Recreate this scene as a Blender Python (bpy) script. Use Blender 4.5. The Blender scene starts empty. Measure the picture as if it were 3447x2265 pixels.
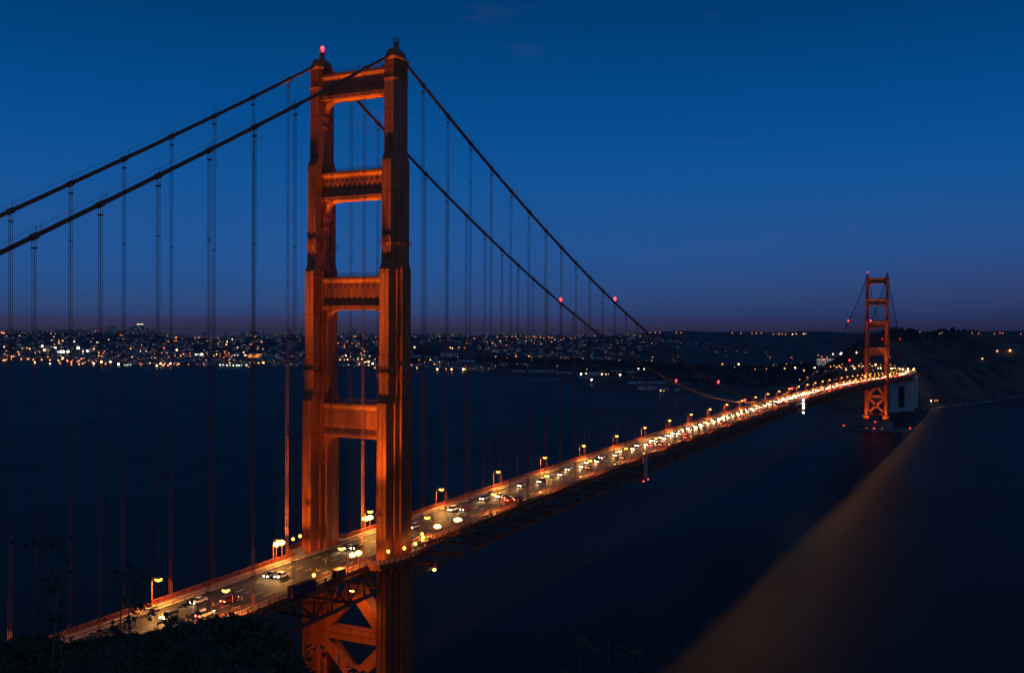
import bpy, math, random
from mathutils import Vector, Matrix
random.seed(7)
SC = bpy.context.scene
COL = SC.collection

# ============ camera ============
cam_d = bpy.data.cameras.new('camera')
cam = bpy.data.objects.new('camera', cam_d); COL.objects.link(cam); SC.camera = cam
CAM = Vector((-249.88, -179.33, 141.77))
cr, cu, cf = Vector((.45148, -.89227, .00489)), Vector((.00317, .00708, .99997)), Vector((.89227, .45146, -.00602))
cam.matrix_world = Matrix(((cr.x, cu.x, -cf.x, CAM.x), (cr.y, cu.y, -cf.y, CAM.y), (cr.z, cu.z, -cf.z, CAM.z), (0, 0, 0, 1)))
cam_d.lens = 34.966; cam_d.sensor_width = 36; cam_d.sensor_fit = 'HORIZONTAL'
cam_d.clip_start = .5; cam_d.clip_end = 90000

# ============ dusk sky ============
world = bpy.data.worlds.new('World'); SC.world = world; world.use_nodes = True
nt = world.node_tree; nt.nodes.clear(); L = nt.links.new
out = nt.nodes.new('ShaderNodeOutputWorld'); bg = nt.nodes.new('ShaderNodeBackground'); L(bg.outputs[0], out.inputs[0])
tc = nt.nodes.new('ShaderNodeTexCoord'); sep = nt.nodes.new('ShaderNodeSeparateXYZ'); L(tc.outputs['Generated'], sep.inputs[0])
def wmath(op, a, b=None, c=None):
    n = nt.nodes.new('ShaderNodeMath'); n.operation = op
    for i, v in enumerate((a, b, c)):
        if v is None: continue
        if isinstance(v, (int, float)): n.inputs[i].default_value = v
        else: L(v, n.inputs[i])
    return n.outputs[0]
def lin(r, g, b):
    f = lambda c: (c/255/12.92) if c/255 <= .04045 else ((c/255+.055)/1.055)**2.4
    return (f(r), f(g), f(b), 1)
def ramp(fac, stops):
    n = nt.nodes.new('ShaderNodeValToRGB'); e = n.color_ramp.elements
    while len(e) > 1: e.remove(e[-1])
    for i, (p, c) in enumerate(stops):
        k = e[0] if i == 0 else e.new(p)
        k.position = p; k.color = c
    L(fac, n.inputs[0]); return n.outputs[0]
# sine of the elevation, 0 .. 0.4 spread over the ramp
el = wmath('MULTIPLY', sep.outputs[2], 2.0)
east = ramp(el, [(0, lin(56, 52, 74)), (.008, lin(66, 60, 92)), (.018, lin(64, 66, 108)), (.034, lin(52, 76, 126)), (.06, lin(46, 80, 134)), (.10, lin(40, 84, 146)), (.16, lin(34, 86, 152)),
                 (.30, lin(17, 83, 151)), (.42, lin(4, 76, 142)), (.60, lin(0, 60, 115)), (.8, lin(0, 50, 100)), (1, lin(0, 42, 88))])
west = ramp(el, [(0, lin(30, 30, 56)), (.01, lin(36, 38, 70)), (.03, lin(41, 50, 90)), (.06, lin(50, 58, 100)), (.10, lin(50, 66, 114)), (.155, lin(42, 77, 134)),
                 (.30, lin(17, 83, 151)), (.42, lin(4, 76, 142)), (.60, lin(0, 60, 116)), (.8, lin(0, 50, 100)), (1, lin(0, 42, 88))])
mix = nt.nodes.new('ShaderNodeMix'); mix.data_type = 'RGBA'
az = wmath('ADD', wmath('MULTIPLY', sep.outputs[1], -1.25), .72); az = wmath('MINIMUM', wmath('MAXIMUM', az, 0), 1)
L(az, mix.inputs[0]); L(east, mix.inputs[6]); L(west, mix.inputs[7])
# a thin, faint streak or two of high cloud
mp = nt.nodes.new('ShaderNodeMapping'); mp.inputs['Scale'].default_value = (2.2, 5.0, 26); L(tc.outputs['Generated'], mp.inputs[0])
nz = nt.nodes.new('ShaderNodeTexNoise'); nz.inputs['Scale'].default_value = 1.6; nz.inputs['Detail'].default_value = 5; L(mp.outputs[0], nz.inputs[0])
cl = wmath('MULTIPLY', wmath('MAXIMUM', wmath('SUBTRACT', nz.outputs[0], .635), 0), .35)
cm = nt.nodes.new('ShaderNodeMix'); cm.data_type = 'RGBA'; L(cl, cm.inputs[0]); L(mix.outputs[2], cm.inputs[6]); cm.inputs[7].default_value = lin(120, 100, 135)
# afterglow behind the viewer, where the sun went down (north-west)
dot = nt.nodes.new('ShaderNodeVectorMath'); dot.operation = 'DOT_PRODUCT'; L(tc.outputs['Generated'], dot.inputs[0]); dot.inputs[1].default_value = (-.62, -.78, .05)
gl = wmath('POWER', wmath('MAXIMUM', dot.outputs['Value'], 0), 2.2)
glo = nt.nodes.new('ShaderNodeVectorMath'); glo.operation = 'SCALE'; glo.inputs[0].default_value = (.095, .14, .19); L(gl, glo.inputs['Scale'])
# a trace of the physical sky on top
sky = nt.nodes.new('ShaderNodeTexSky'); sky.sky_type = 'NISHITA'; sky.sun_disc = False
sky.sun_elevation = math.radians(-6); sky.sun_rotation = math.radians(218)
sks = nt.nodes.new('ShaderNodeVectorMath'); sks.operation = 'SCALE'; L(sky.outputs[0], sks.inputs[0]); sks.inputs['Scale'].default_value = .05
a1 = nt.nodes.new('ShaderNodeVectorMath'); a1.operation = 'ADD'; L(cm.outputs[2], a1.inputs[0]); L(glo.outputs[0], a1.inputs[1])
a2 = nt.nodes.new('ShaderNodeVectorMath'); a2.operation = 'ADD'; L(a1.outputs[0], a2.inputs[0]); L(sks.outputs[0], a2.inputs[1])
L(a2.outputs[0], bg.inputs[0]); bg.inputs[1].default_value = 1.0
SC.view_settings.view_transform = 'Standard'; SC.view_settings.look = 'None'
SC.view_settings.exposure = 0; SC.view_settings.gamma = 1
SC.cycles.use_denoising = True
SC.cycles.max_bounces = 4; SC.cycles.diffuse_bounces = 2; SC.cycles.glossy_bounces = 2; SC.cycles.volume_bounces = 0
SC.cycles.sample_clamp_indirect = 2.0
SC.cycles.use_light_tree = True

# ============ materials ============
def mat(name, col, rough=.6, spec=.4, metal=0, noise=0, nscale=.5, emit=None, estr=0, bump=0, bscale=1.0, seams=None, sample=False, col2=None, streak=0):
    m = bpy.data.materials.new(name); m.use_nodes = True
    n = m.node_tree; b = n.nodes['Principled BSDF']; k = n.links.new
    b.inputs['Base Color'].default_value = (*col, 1); b.inputs['Roughness'].default_value = rough
    b.inputs['Specular IOR Level'].default_value = spec; b.inputs['Metallic'].default_value = metal
    t = n.nodes.new('ShaderNodeTexCoord')
    src = None
    if noise:
        z = n.nodes.new('ShaderNodeTexNoise'); z.inputs['Scale'].default_value = nscale; z.inputs['Detail'].default_value = 6
        if streak:
            g = n.nodes.new('ShaderNodeMapping'); g.inputs['Scale'].default_value = (1, 1, streak); k(t.outputs['Object'], g.inputs[0]); k(g.outputs[0], z.inputs[0])
        else: k(t.outputs['Object'], z.inputs[0])
        r = n.nodes.new('ShaderNodeMapRange'); r.inputs[1].default_value = .3; r.inputs[2].default_value = .7
        r.inputs[3].default_value = 0; r.inputs[4].default_value = 1; k(z.outputs[0], r.inputs[0])
        x = n.nodes.new('ShaderNodeMix'); x.data_type = 'RGBA'
        x.inputs[6].default_value = (*(c*(1-noise) for c in col), 1)
        x.inputs[7].default_value = (*(col2 or tuple(c*(1+noise) for c in col)), 1); k(r.outputs[0], x.inputs[0]); src = x.outputs[2]
    if seams:
        s = n.nodes.new('ShaderNodeSeparateXYZ'); k(t.outputs['Object'], s.inputs[0])
        q = n.nodes.new('ShaderNodeMath'); q.operation = 'PINGPONG'; k(s.outputs[2], q.inputs[0]); q.inputs[1].default_value = seams
        w = n.nodes.new('ShaderNodeMath'); w.operation = 'LESS_THAN'; k(q.outputs[0], w.inputs[0]); w.inputs[1].default_value = .16
        x = n.nodes.new('ShaderNodeMix'); x.data_type = 'RGBA'; k(w.outputs[0], x.inputs[0])
        if src: k(src, x.inputs[6])
        else: x.inputs[6].default_value = (*col, 1)
        x.inputs[7].default_value = (*(c*.55 for c in col), 1); src = x.outputs[2]
    if src: k(src, b.inputs['Base Color'])
    if bump:
        z = n.nodes.new('ShaderNodeTexNoise'); z.inputs['Scale'].default_value = bscale; z.inputs['Detail'].default_value = 4; k(t.outputs['Object'], z.inputs[0])
        u = n.nodes.new('ShaderNodeBump'); u.inputs['Strength'].default_value = bump; k(z.outputs[0], u.inputs['Height']); k(u.outputs[0], b.inputs['Normal'])
    if emit:
        b.inputs['Emission Color'].default_value = (*emit, 1); b.inputs['Emission Strength'].default_value = estr
    m.cycles.emission_sampling = 'AUTO' if sample else 'NONE'
    return m
ORANGE = (.44, .092, .022)
M = dict(
    paint=mat('orange_paint', ORANGE, .5, .35, noise=.30, nscale=.9, seams=6.1, bump=.08, bscale=3, streak=.09),
    steel=mat('truss_paint', (.34, .078, .028), .55, .3, noise=.2, nscale=.8),
    cable=mat('cable_paint', (.21, .055, .032), .55, .3, noise=.12, nscale=1.5),
    asphalt=mat('asphalt', (.042, .038, .036), .62, .3, noise=.25, nscale=.25),
    walk=mat('walkway_concrete', (.34, .30, .26), .8, .2, noise=.15, nscale=.6),
    marking=mat('lane_paint', (.75, .62, .35), .6, .3),
    concrete=mat('concrete', (.46, .47, .47), .85, .2, noise=.18, nscale=.12, seams=5),
    pier=mat('pier_concrete', (.20, .17, .15), .85, .2, noise=.25, nscale=.15, seams=4),
    rock=mat('rock', (.07, .06, .05), .9, .1, noise=.5, nscale=.06, bump=.6, bscale=.2),
    dark=mat('dark_opening', (.02, .018, .018), .9, .1),
    brick=mat('fort_brick', (.20, .09, .06), .85, .15, noise=.2, nscale=.5),
    sodium=mat('sodium_lens', (.8, .6, .3), .3, emit=(1, .43, .05), estr=6),
    flood=mat('flood_lens', (.8, .6, .3), .3, emit=(1, .52, .09), estr=12),
    red=mat('red_lens', (.5, .02, .02), .3, emit=(1, .028, .035), estr=9),
    pole=mat('lamp_pole', (.33, .09, .04), .5, .3),
    grey=mat('grey_metal', (.35, .35, .36), .5, .4, noise=.1, nscale=1),
    tarp=mat('netting', (.16, .05, .08), .9, .1, noise=.2, nscale=.8),
    yellow=mat('sign_yellow', (.75, .45, .03), .5, .3),
    black=mat('sign_black', (.02, .02, .02), .6, .2),
    white=mat('white_wall', (.55, .55, .52), .8, .2, noise=.1, nscale=.2),
    roof=mat('dark_roof', (.06, .055, .055), .85, .1, noise=.2, nscale=.2),
)

# ============ mesh helper ============
class MB:
    def __init__(s): s.v = []; s.f = []; s.m = []; s.cur = 0
    def face(s, pts):
        b = len(s.v); s.v += [tuple(p) for p in pts]; s.f.append(tuple(range(b, b+len(pts)))); s.m.append(s.cur)
    def box(s, c, d, rz=0):
        x, y, z = d[0]/2, d[1]/2, d[2]/2; b = len(s.v); cc, ss = math.cos(rz), math.sin(rz)
        for i in (-1, 1):
            for j in (-1, 1):
                for k in (-1, 1):
                    px, py = i*x, j*y
                    s.v.append((c[0]+px*cc-py*ss, c[1]+px*ss+py*cc, c[2]+k*z))
        for q in ((0, 1, 3, 2), (4, 6, 7, 5), (0, 4, 5, 1), (2, 3, 7, 6), (0, 2, 6, 4), (1, 5, 7, 3)):
            s.f.append(tuple(b+t for t in q)); s.m.append(s.cur)
    def bb(s, x0, x1, y0, y1, z0, z1): s.box(((x0+x1)/2, (y0+y1)/2, (z0+z1)/2), (x1-x0, y1-y0, z1-z0))
    def loft(s, rings, cap=True):
        b = len(s.v); n = len(rings[0])
        for r in rings: s.v += [tuple(p) for p in r]
        for i in range(len(rings)-1):
            for j in range(n):
                a = b+i*n+j; c = b+i*n+(j+1) % n
                s.f.append((a, c, c+n, a+n)); s.m.append(s.cur)
        if cap:
            s.f.append(tuple(b+j for j in range(n))[::-1]); s.m.append(s.cur)
            o = b+(len(rings)-1)*n; s.f.append(tuple(o+j for j in range(n))); s.m.append(s.cur)
    def frus(s, cx, cy, z0, z1, a0, b0, a1, b1):
        r = lambda a, bb, z: [(cx-a, cy-bb, z), (cx+a, cy-bb, z), (cx+a, cy+bb, z), (cx-a, cy+bb, z)]
        s.loft([r(a0, b0, z0), r(a1, b1, z1)])
    def beam(s, p, q, w, h):
        p = Vector(p); q = Vector(q); d = (q-p).normalized()
        up = Vector((0, 0, 1)) if abs(d.z) < .95 else Vector((1, 0, 0))
        a = d.cross(up).normalized()*w/2; c = a.cross(d).normalized()*h/2
        s.loft([[p-a-c, p+a-c, p+a+c, p-a+c], [q-a-c, q+a-c, q+a+c, q-a+c]])
    def tube(s, pts, r, n=6, cap=True):
        rings = []; pts = [Vector(p) for p in pts]
        for i, p in enumerate(pts):
            d = (pts[min(i+1, len(pts)-1)]-pts[max(i-1, 0)]).normalized()
            up = Vector((0, 0, 1)) if abs(d.z) < .9 else Vector((1, 0, 0))
            a = d.cross(up).normalized(); c = a.cross(d)
            rr = r[i] if isinstance(r, (list, tuple)) else r
            rings.append([p+(a*math.cos(2*math.pi*j/n)+c*math.sin(2*math.pi*j/n))*rr for j in range(n)])
        s.loft(rings, cap)
    def prism(s, poly, axis, lo, hi):
        # poly in the two other axes, extruded along axis
        f = {'x': lambda a, b, t: (t, a, b), 'y': lambda a, b, t: (a, t, b), 'z': lambda a, b, t: (a, b, t)}[axis]
        s.loft([[f(a, b, lo) for a, b in poly], [f(a, b, hi) for a, b in poly]])
    def ball(s, c, r, nu=8, nv=5, sz=1):
        rings = []
        for i in range(nv+1):
            t = math.pi*(i+.0)/nv; rr = max(math.sin(t), .02)*r
            rings.append([(c[0]+rr*math.cos(2*math.pi*j/nu), c[1]+rr*math.sin(2*math.pi*j/nu), c[2]-r*sz*math.cos(t)) for j in range(nu)])
        s.loft(rings)
    def build(s, name, mats, parent=None, loc=None, smooth=False):
        me = bpy.data.meshes.new(name); me.from_pydata(s.v, [], s.f)
        for m in (mats if isinstance(mats, (list, tuple)) else [mats]): me.materials.append(m)
        if len(me.materials) > 1: me.polygons.foreach_set('material_index', s.m)
        if smooth: me.polygons.foreach_set('use_smooth', [True]*len(s.f))
        o = bpy.data.objects.new(name, me); COL.objects.link(o)
        if parent: o.parent = parent
        if loc: o.location = loc
        return o
def tag(o, label=None, cat=None, group=None, kind=None):
    if label: o['label'] = label
    if cat: o['category'] = cat
    if group: o['group'] = group
    if kind: o['kind'] = kind
    return o
def empty(name, loc=(0, 0, 0), parent=None, rz=0):
    o = bpy.data.objects.new(name, None); COL.objects.link(o); o.location = loc; o.rotation_euler = (0, 0, rz)
    if parent: o.parent = parent
    return o
def copy_tree(o, parent=None):
    c = o.copy(); COL.objects.link(c)
    if parent: c.parent = parent
    for ch in list(o.children): copy_tree(ch, c)
    return c
def spot(name, parent, loc, target, power, angle, blend=.5, col=(1, .40, .07), size=.25):
    d = bpy.data.lights.new(name, 'SPOT'); d.energy = power; d.spot_size = math.radians(angle); d.spot_blend = blend
    d.color = col; d.shadow_soft_size = size
    o = bpy.data.objects.new(name, d); COL.objects.link(o); o.parent = parent; o.location = loc
    v = Vector(target)-Vector(loc) ; o.rotation_euler = v.to_track_quat('-Z', 'Y').to_euler()
    return o
ORD = ['first', 'second', 'third', 'fourth', 'fifth', 'sixth', 'seventh', 'eighth', 'ninth', 'tenth', 'eleventh', 'twelfth', 'thirteenth', 'fourteenth', 'fifteenth', 'sixteenth',
       'seventeenth', 'eighteenth', 'nineteenth', 'twentieth', 'twenty-first', 'twenty-second', 'twenty-third', 'twenty-fourth', 'twenty-fifth', 'twenty-sixth', 'twenty-seventh', 'twenty-eighth', 'twenty-ninth', 'thirtieth', 'thirty-first', 'thirty-second', 'thirty-third', 'thirty-fourth', 'thirty-fifth', 'thirty-sixth', 'thirty-seventh', 'thirty-eighth', 'thirty-ninth', 'fortieth']

HAZE = 4.5e-5
HAZE_COL = (.45, .42, .6, 1)
# ============ bridge levels ============
SPAN, PAN = 1280.0, 15.24
XN, XS = -343.0, 1623.0
def zr(x):
    if x < 0: return 74.2+.026*x
    if x > SPAN: return 74.2-.026*(x-SPAN)
    t = x/SPAN; return 74.2+4*7.0*t*(1-t)
ZT, ZL, ZE, SG = 224.85, 82.0, 56.35, 5.9
def zc(x):
    if 0 <= x <= SPAN: return ZL+(ZT-ZL)*((x-640)/640)**2
    t = (-x if x < 0 else x-SPAN)/343.0
    return ZT+(ZE-ZT)*t-4*SG*t*(1-t)
CY = 13.7

# ============ water and land ============
def watermat():
    m = bpy.data.materials.new('strait_water'); m.use_nodes = True; n = m.node_tree; k = n.links.new
    b = n.nodes['Principled BSDF']
    b.inputs['Base Color'].default_value = (.018, .010, .004, 1)
    b.inputs['IOR'].default_value = 1.33; b.inputs['Specular IOR Level'].default_value = .3
    t = n.nodes.new('ShaderNodeTexCoord'); mpp = n.nodes.new('ShaderNodeMapping'); mpp.inputs['Scale'].default_value = (.004, .012, 1); k(t.outputs['Object'], mpp.inputs[0])
    z = n.nodes.new('ShaderNodeTexNoise'); z.inputs['Scale'].default_value = 1; z.inputs['Detail'].default_value = 5; k(mpp.outputs[0], z.inputs[0])
    r = n.nodes.new('ShaderNodeMapRange'); r.inputs[1].default_value = .3; r.inputs[2].default_value = .7; r.inputs[3].default_value = .36; r.inputs[4].default_value = .46; k(z.outputs[0], r.inputs[0]); k(r.outputs[0], b.inputs['Roughness'])
    z2 = n.nodes.new('ShaderNodeTexNoise'); z2.inputs['Scale'].default_value = .22; z2.inputs['Detail'].default_value = 5; k(t.outputs['Object'], z2.inputs[0])
    u = n.nodes.new('ShaderNodeBump'); u.inputs['Strength'].default_value = .5; u.inputs['Distance'].default_value = .8; k(z2.outputs[0], u.inputs['Height']); k(u.outputs[0], b.inputs['Normal'])
    df = n.nodes.new('ShaderNodeBsdfDiffuse'); df.inputs[0].default_value = (.018, .028, .012, 1); mx = n.nodes.new('ShaderNodeMixShader'); mx.inputs[0].default_value = .48
    k(df.outputs[0], mx.inputs[1]); k(b.outputs[0], mx.inputs[2]); k(mx.outputs[0], n.nodes['Material Output'].inputs[0])
    return m
w = MB()
w.face([(-1450, -4450, 0), (9550, -4450, 0), (9550, 9450, 0), (-1450, 9450, 0)])
tag(w.build('water', watermat()), 'dark calm strait under the bridge', None, kind='structure')
# ---- land south of the strait: coast line and hills (metres; x runs south along the bridge, y east) ----
COAST = [(1300,9000),(1900,6000),(2300,4700),(2650,3823),(2498,3165),(2435,2691),(2551,2365),(2627,2152),(2761,1855),(2744,1595),(2569,1271),(2327,958),
         (2060,680),(1985,510),(1950,368),(1850,218),(1740,120),(1668,60),(1655,-10),(1690,-34),(1790,-48),(1837,-60),(1900,-90),(1990,-118),(2120,-150),
         (2330,-205),(2500,-420),(2900,-900),(3600,-1500),(4600,-1900),(7000,-2300),(12000,-2400)]
HILLS = [(2548,5798,79,700),(2909,5387,88,600),(3262,5171,104,500),(3519,4869,112,450),(3749,4688,116,420),(3890,4436,119,350),(3916,3998,93,350),(3599,3318,118,330),(3789,3095,113,350),(3954,2881,114,320),(3759,2461,118,300),(4223,2472,108,350),(4551,2292,108,380),(4690,2002,107,350),(4800,1735,113,350),(3142,1941,133,180),(3173,1891,126,160),(3058,2070,95,200),(3163,1708,97,250),(3089,1415,101,250),(2789,1108,114,260),(2655,902,132,250),(2605,743,142,260),(2546,592,141,260),(2576,472,135,260),(2601,353,136,240),(2521,222,141,220),(2636,107,141,160),(2646,-25,140,110),(2649,-111,136,110),(2650,-167,123,120),(2700,-216,111,150),(2747,-307,88,200),(6251,1817,140,500),(6354,1441,140,500),(6451,977,143,500),(6712,549,143,500),(6740,192,149,500),(6750,-150,152,500),(6744,-476,152,500)]
def coast_dist(x, y):
    # signed distance inland (positive on land)
    best = 1e18; inside = False
    n = len(COAST)
    for i in range(n-1):
        ax, ay = COAST[i]; bx, by = COAST[i+1]
        dx, dy = bx-ax, by-ay
        t = ((x-ax)*dx+(y-ay)*dy)/(dx*dx+dy*dy)
        t = 0 if t < 0 else 1 if t > 1 else t
        d = (x-ax-t*dx)**2+(y-ay-t*dy)**2
        if d < best: best = d
    poly = COAST+[(12000,9000)]
    m = len(poly); j = m-1
    for i in range(m):
        xi, yi = poly[i]; xj, yj = poly[j]
        if (yi > y) != (yj > y) and x < (xj-xi)*(y-yi)/(yj-yi)+xi: inside = not inside
        j = i
    d = math.sqrt(best)
    return d if inside else -d
def sstep(a, b, v):
    t = (v-a)/(b-a); t = 0 if t < 0 else 1 if t > 1 else t
    return t*t*(3-2*t)
def wob(x, y):
    return (math.sin(x*.0071+1.3)*math.cos(y*.0063+.4)+.6*math.sin(x*.017+y*.011)+.35*math.sin(y*.031-x*.023+2)+.2*math.sin(x*.06+y*.05))/2.15
def land_z(x, y):
    d = coast_dist(x, y)
    if d < -60: return -8.0
    if d < 0: return -8.0*(-d/60.0)
    s = 0.0
    for hx, hy, hz, sg in HILLS:
        r2 = ((x-hx)**2+(y-hy)**2)/(sg*sg)
        if r2 < 9: s += (hz*math.exp(-r2*.5))**16
    h = s**(1/16) if s > 0 else 0
    flat = sstep(0, 60, d)*4.0
    # bluffs along the west shore and at the point, flat ground along the bay shore
    west = sstep(330, 120, y)
    ramp = west*sstep(0, 230, d)+(1-west)*sstep(330, 1300, d)
    z = flat+h*ramp+wob(x, y)*3*ramp+(62*west*sstep(25, 110, d) if y < 330 and x < 2600 else 0)*(1-sstep(300, 1200, h))*max(0, 1-h*ramp/62)
    return z

def grid_land():
    m = MB(); xs = []; x = 1580.0
    while x < 9000: xs.append(x); x += 24 if x < 2900 else 60 if x < 5000 else 130
    ys = []; y = -1700.0
    while y < 6600: ys.append(y); y += 26 if -420 < y < 1300 else 60
    idx = {}
    for i, x in enumerate(xs):
        for j, y in enumerate(ys):
            z = land_z(x, y)
            idx[i, j] = len(m.v); m.v.append((x, y, z))
    for i in range(len(xs)-1):
        for j in range(len(ys)-1):
            q = (idx[i, j], idx[i+1, j], idx[i+1, j+1], idx[i, j+1])
            if max(m.v[a][2] for a in q) <= -7.5: continue
            m.f.append(q); m.m.append(0)
    return m
def landmat():
    m = mat('land', (.06, .06, .04), .95, .05, noise=.6, nscale=.014, col2=(.16, .13, .095)); return m
gl_ = grid_land().build('hills', landmat(), smooth=True)
tag(gl_, 'dark hills and shore across the strait', None, kind='structure')

# woods on the far hills, one mass nobody could count
def woods():
    m = MB(); rnd = random.Random(3)
    n = 0
    while n < 9000:
        x = rnd.uniform(1900, 3600); y = rnd.uniform(-400, 2300)
        if y < 0 and x < 2300: continue
        if coast_dist(x, y) < (260 if y > 330 else 330): continue
        z = land_z(x, y)
        if z < 12 and rnd.random() < .8: continue
        s = (math.sin(x*.008+y*.004)+math.sin(y*.011-x*.003))*.5
        if rnd.random() > .55+.45*s: continue
        h = rnd.uniform(5, 12); r = h*rnd.uniform(.3, .5); c = (x, y, z+h*.55)
        k = 6; ring = lambda rr, zz: [(x+rr*math.cos(a*2*math.pi/k+n)*rnd.uniform(.7, 1.2), y+rr*math.sin(a*2*math.pi/k+n)*rnd.uniform(.7, 1.2), zz+rnd.uniform(-.6, .6)) for a in range(k)]
        m.loft([ring(r*.6, z), ring(r, z+h*.5), ring(r*.25, z+h)])
        n += 1
    return m
tag(woods().build('forest', mat('far_trees', (.018, .026, .014), .95, .05, noise=.5, nscale=.03)), 'dark woods covering the far headland hills', 'forest', kind='stuff')

# ============ the near headland the viewer stands on ============
# azimuth from the view direction (degrees, + = right) -> depression of the crest as seen from the eye, crest distance
CREST = [(-75, 11, 60), (-50, 14, 50), (-35, 15.3, 44), (-27.2, 15.8, 40), (-24.6, 16.2, 40), (-22.6, 16.6, 38), (-20.4, 16.5, 37), (-17.1, 15.9, 36), (-15.7, 15.8, 35), (-14.6, 15.9, 34), (-13.9, 16.4, 33), (-13.2, 17.2, 32), (-12.4, 18.2, 31), (-11.8, 19.2, 31), (-11, 21, 30), (-9, 24, 26), (-4, 30, 22), (6, 33, 18), (25, 31, 18), (45, 26, 25), (75, 12, 40), (105, 8, 60)]
AZ0 = math.atan2(cf.y, cf.x)
def crest(a):
    if a <= CREST[0][0]: return CREST[0][1:]
    for i in range(len(CREST)-1):
        if a <= CREST[i+1][0]:
            p, q = CREST[i], CREST[i+1]; t = (a-p[0])/(q[0]-p[0]); return (p[1]+(q[1]-p[1])*t, p[2]+(q[2]-p[2])*t)
    return CREST[-1][1:]
def head_z(a, r):
    dep, rc = crest(a)
    if r <= rc: z = CAM.z-r*math.tan(math.radians(dep))-1.65*(1-(r/rc)**1.5)
    else:
        zz = CAM.z-rc*math.tan(math.radians(dep)); d = r-rc
        slope = 1.05 if a > -40 else .5
        z = zz-d*slope-.012*d*d*math.exp(-d/20)
    x = CAM.x+r*math.cos(AZ0-math.radians(a)); y = CAM.y+r*math.sin(AZ0-math.radians(a))
    z += (math.sin(x*.9+y*.6)*math.sin(y*1.1-x*.3)*.22+math.sin(x*2.3+1)*math.sin(y*2.1)*.10)*min(1, r/8)
    if a < -30 and r > 150 : z = max(z, 52+6*math.sin(x*.02)+min(0, (-190-x)*.25) if x < -120 else z)
    return max(z, -6)
def headland():
    m = MB(); rs = [0, 1.5, 3, 4.5, 6, 8, 10]+[10+i*1.2 for i in range(1, 40)]+[60, 66, 74, 84, 96, 110, 130, 155, 185, 220, 260, 320, 400]
    As = [-180+i*6 for i in range(14)]+[-96+i*3 for i in range(20)]+[-36+i*.5 for i in range(70)]+[-1+i*3 for i in range(34)]+[101+i*6 for i in range(14)]
    As = [a for a in As if a < 180]
    idx = {}
    for i, a in enumerate(As):
        aw = a
        for j, r in enumerate(rs):
            az_ = AZ0-math.radians(a)
            if -76 <= a <= 106: z = head_z(a, r)
            else: z = 140.1+.10*r+math.sin(a*.1+r*.1)*.5  # the hill rises behind the viewer
            idx[i, j] = len(m.v); m.v.append((CAM.x+r*math.cos(az_), CAM.y+r*math.sin(az_), z))
    n = len(As)
    for i in range(n):
        for j in range(len(rs)-1):
            k = (i+1) % n
            m.f.append((idx[i, j], idx[i, j+1], idx[k, j+1], idx[k, j])); m.m.append(0)
    return m
tag(headland().build('headland', mat('headland_soil', (.07, .065, .05), .95, .05, noise=.5, nscale=.5, bump=.5, bscale=3), smooth=True), 'dark scrubby headland where the viewer stands', None, kind='structure')
def leafmat(name, col): return mat(name, col, .8, .15, noise=.4, nscale=2)
LEAF = leafmat('scrub_leaf', (.075, .085, .05)); LEAF2 = leafmat('dry_stem', (.14, .12, .08))
def scrub():
    m = MB(); rnd = random.Random(11)
    for c in range(5200):
        a = rnd.uniform(-30, -8) if c < 4200 else rnd.uniform(-34, -6); dep, rc = crest(a); r = rc*(1-abs(rnd.gauss(0, .22)))+rnd.uniform(0, 1.2)
        if r < 9: continue
        z = head_z(a, r); x = CAM.x+r*math.cos(AZ0-math.radians(a)); y = CAM.y+r*math.sin(AZ0-math.radians(a))
        lump = .5+.5*math.sin(a*1.9+1)*math.sin(r*.7+a)
        hh = .06+.26*lump*rnd.random()
        for l in range(9):
            p = Vector((x+rnd.gauss(0, .22), y+rnd.gauss(0, .22), z+rnd.random()*hh))
            d = Vector((rnd.gauss(0, 1), rnd.gauss(0, 1), rnd.gauss(.4, .7))).normalized(); e = d.cross(Vector((rnd.gauss(0, 1), rnd.gauss(0, 1), .3))).normalized()
            s = rnd.uniform(.05, .15)
            m.face([p-e*s*.5, p+d*s, p+e*s*.5, p-d*s])
    return m
tag(scrub().build('undergrowth', LEAF), 'low scrub covering the near headland', 'scrub', kind='stuff')
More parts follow.
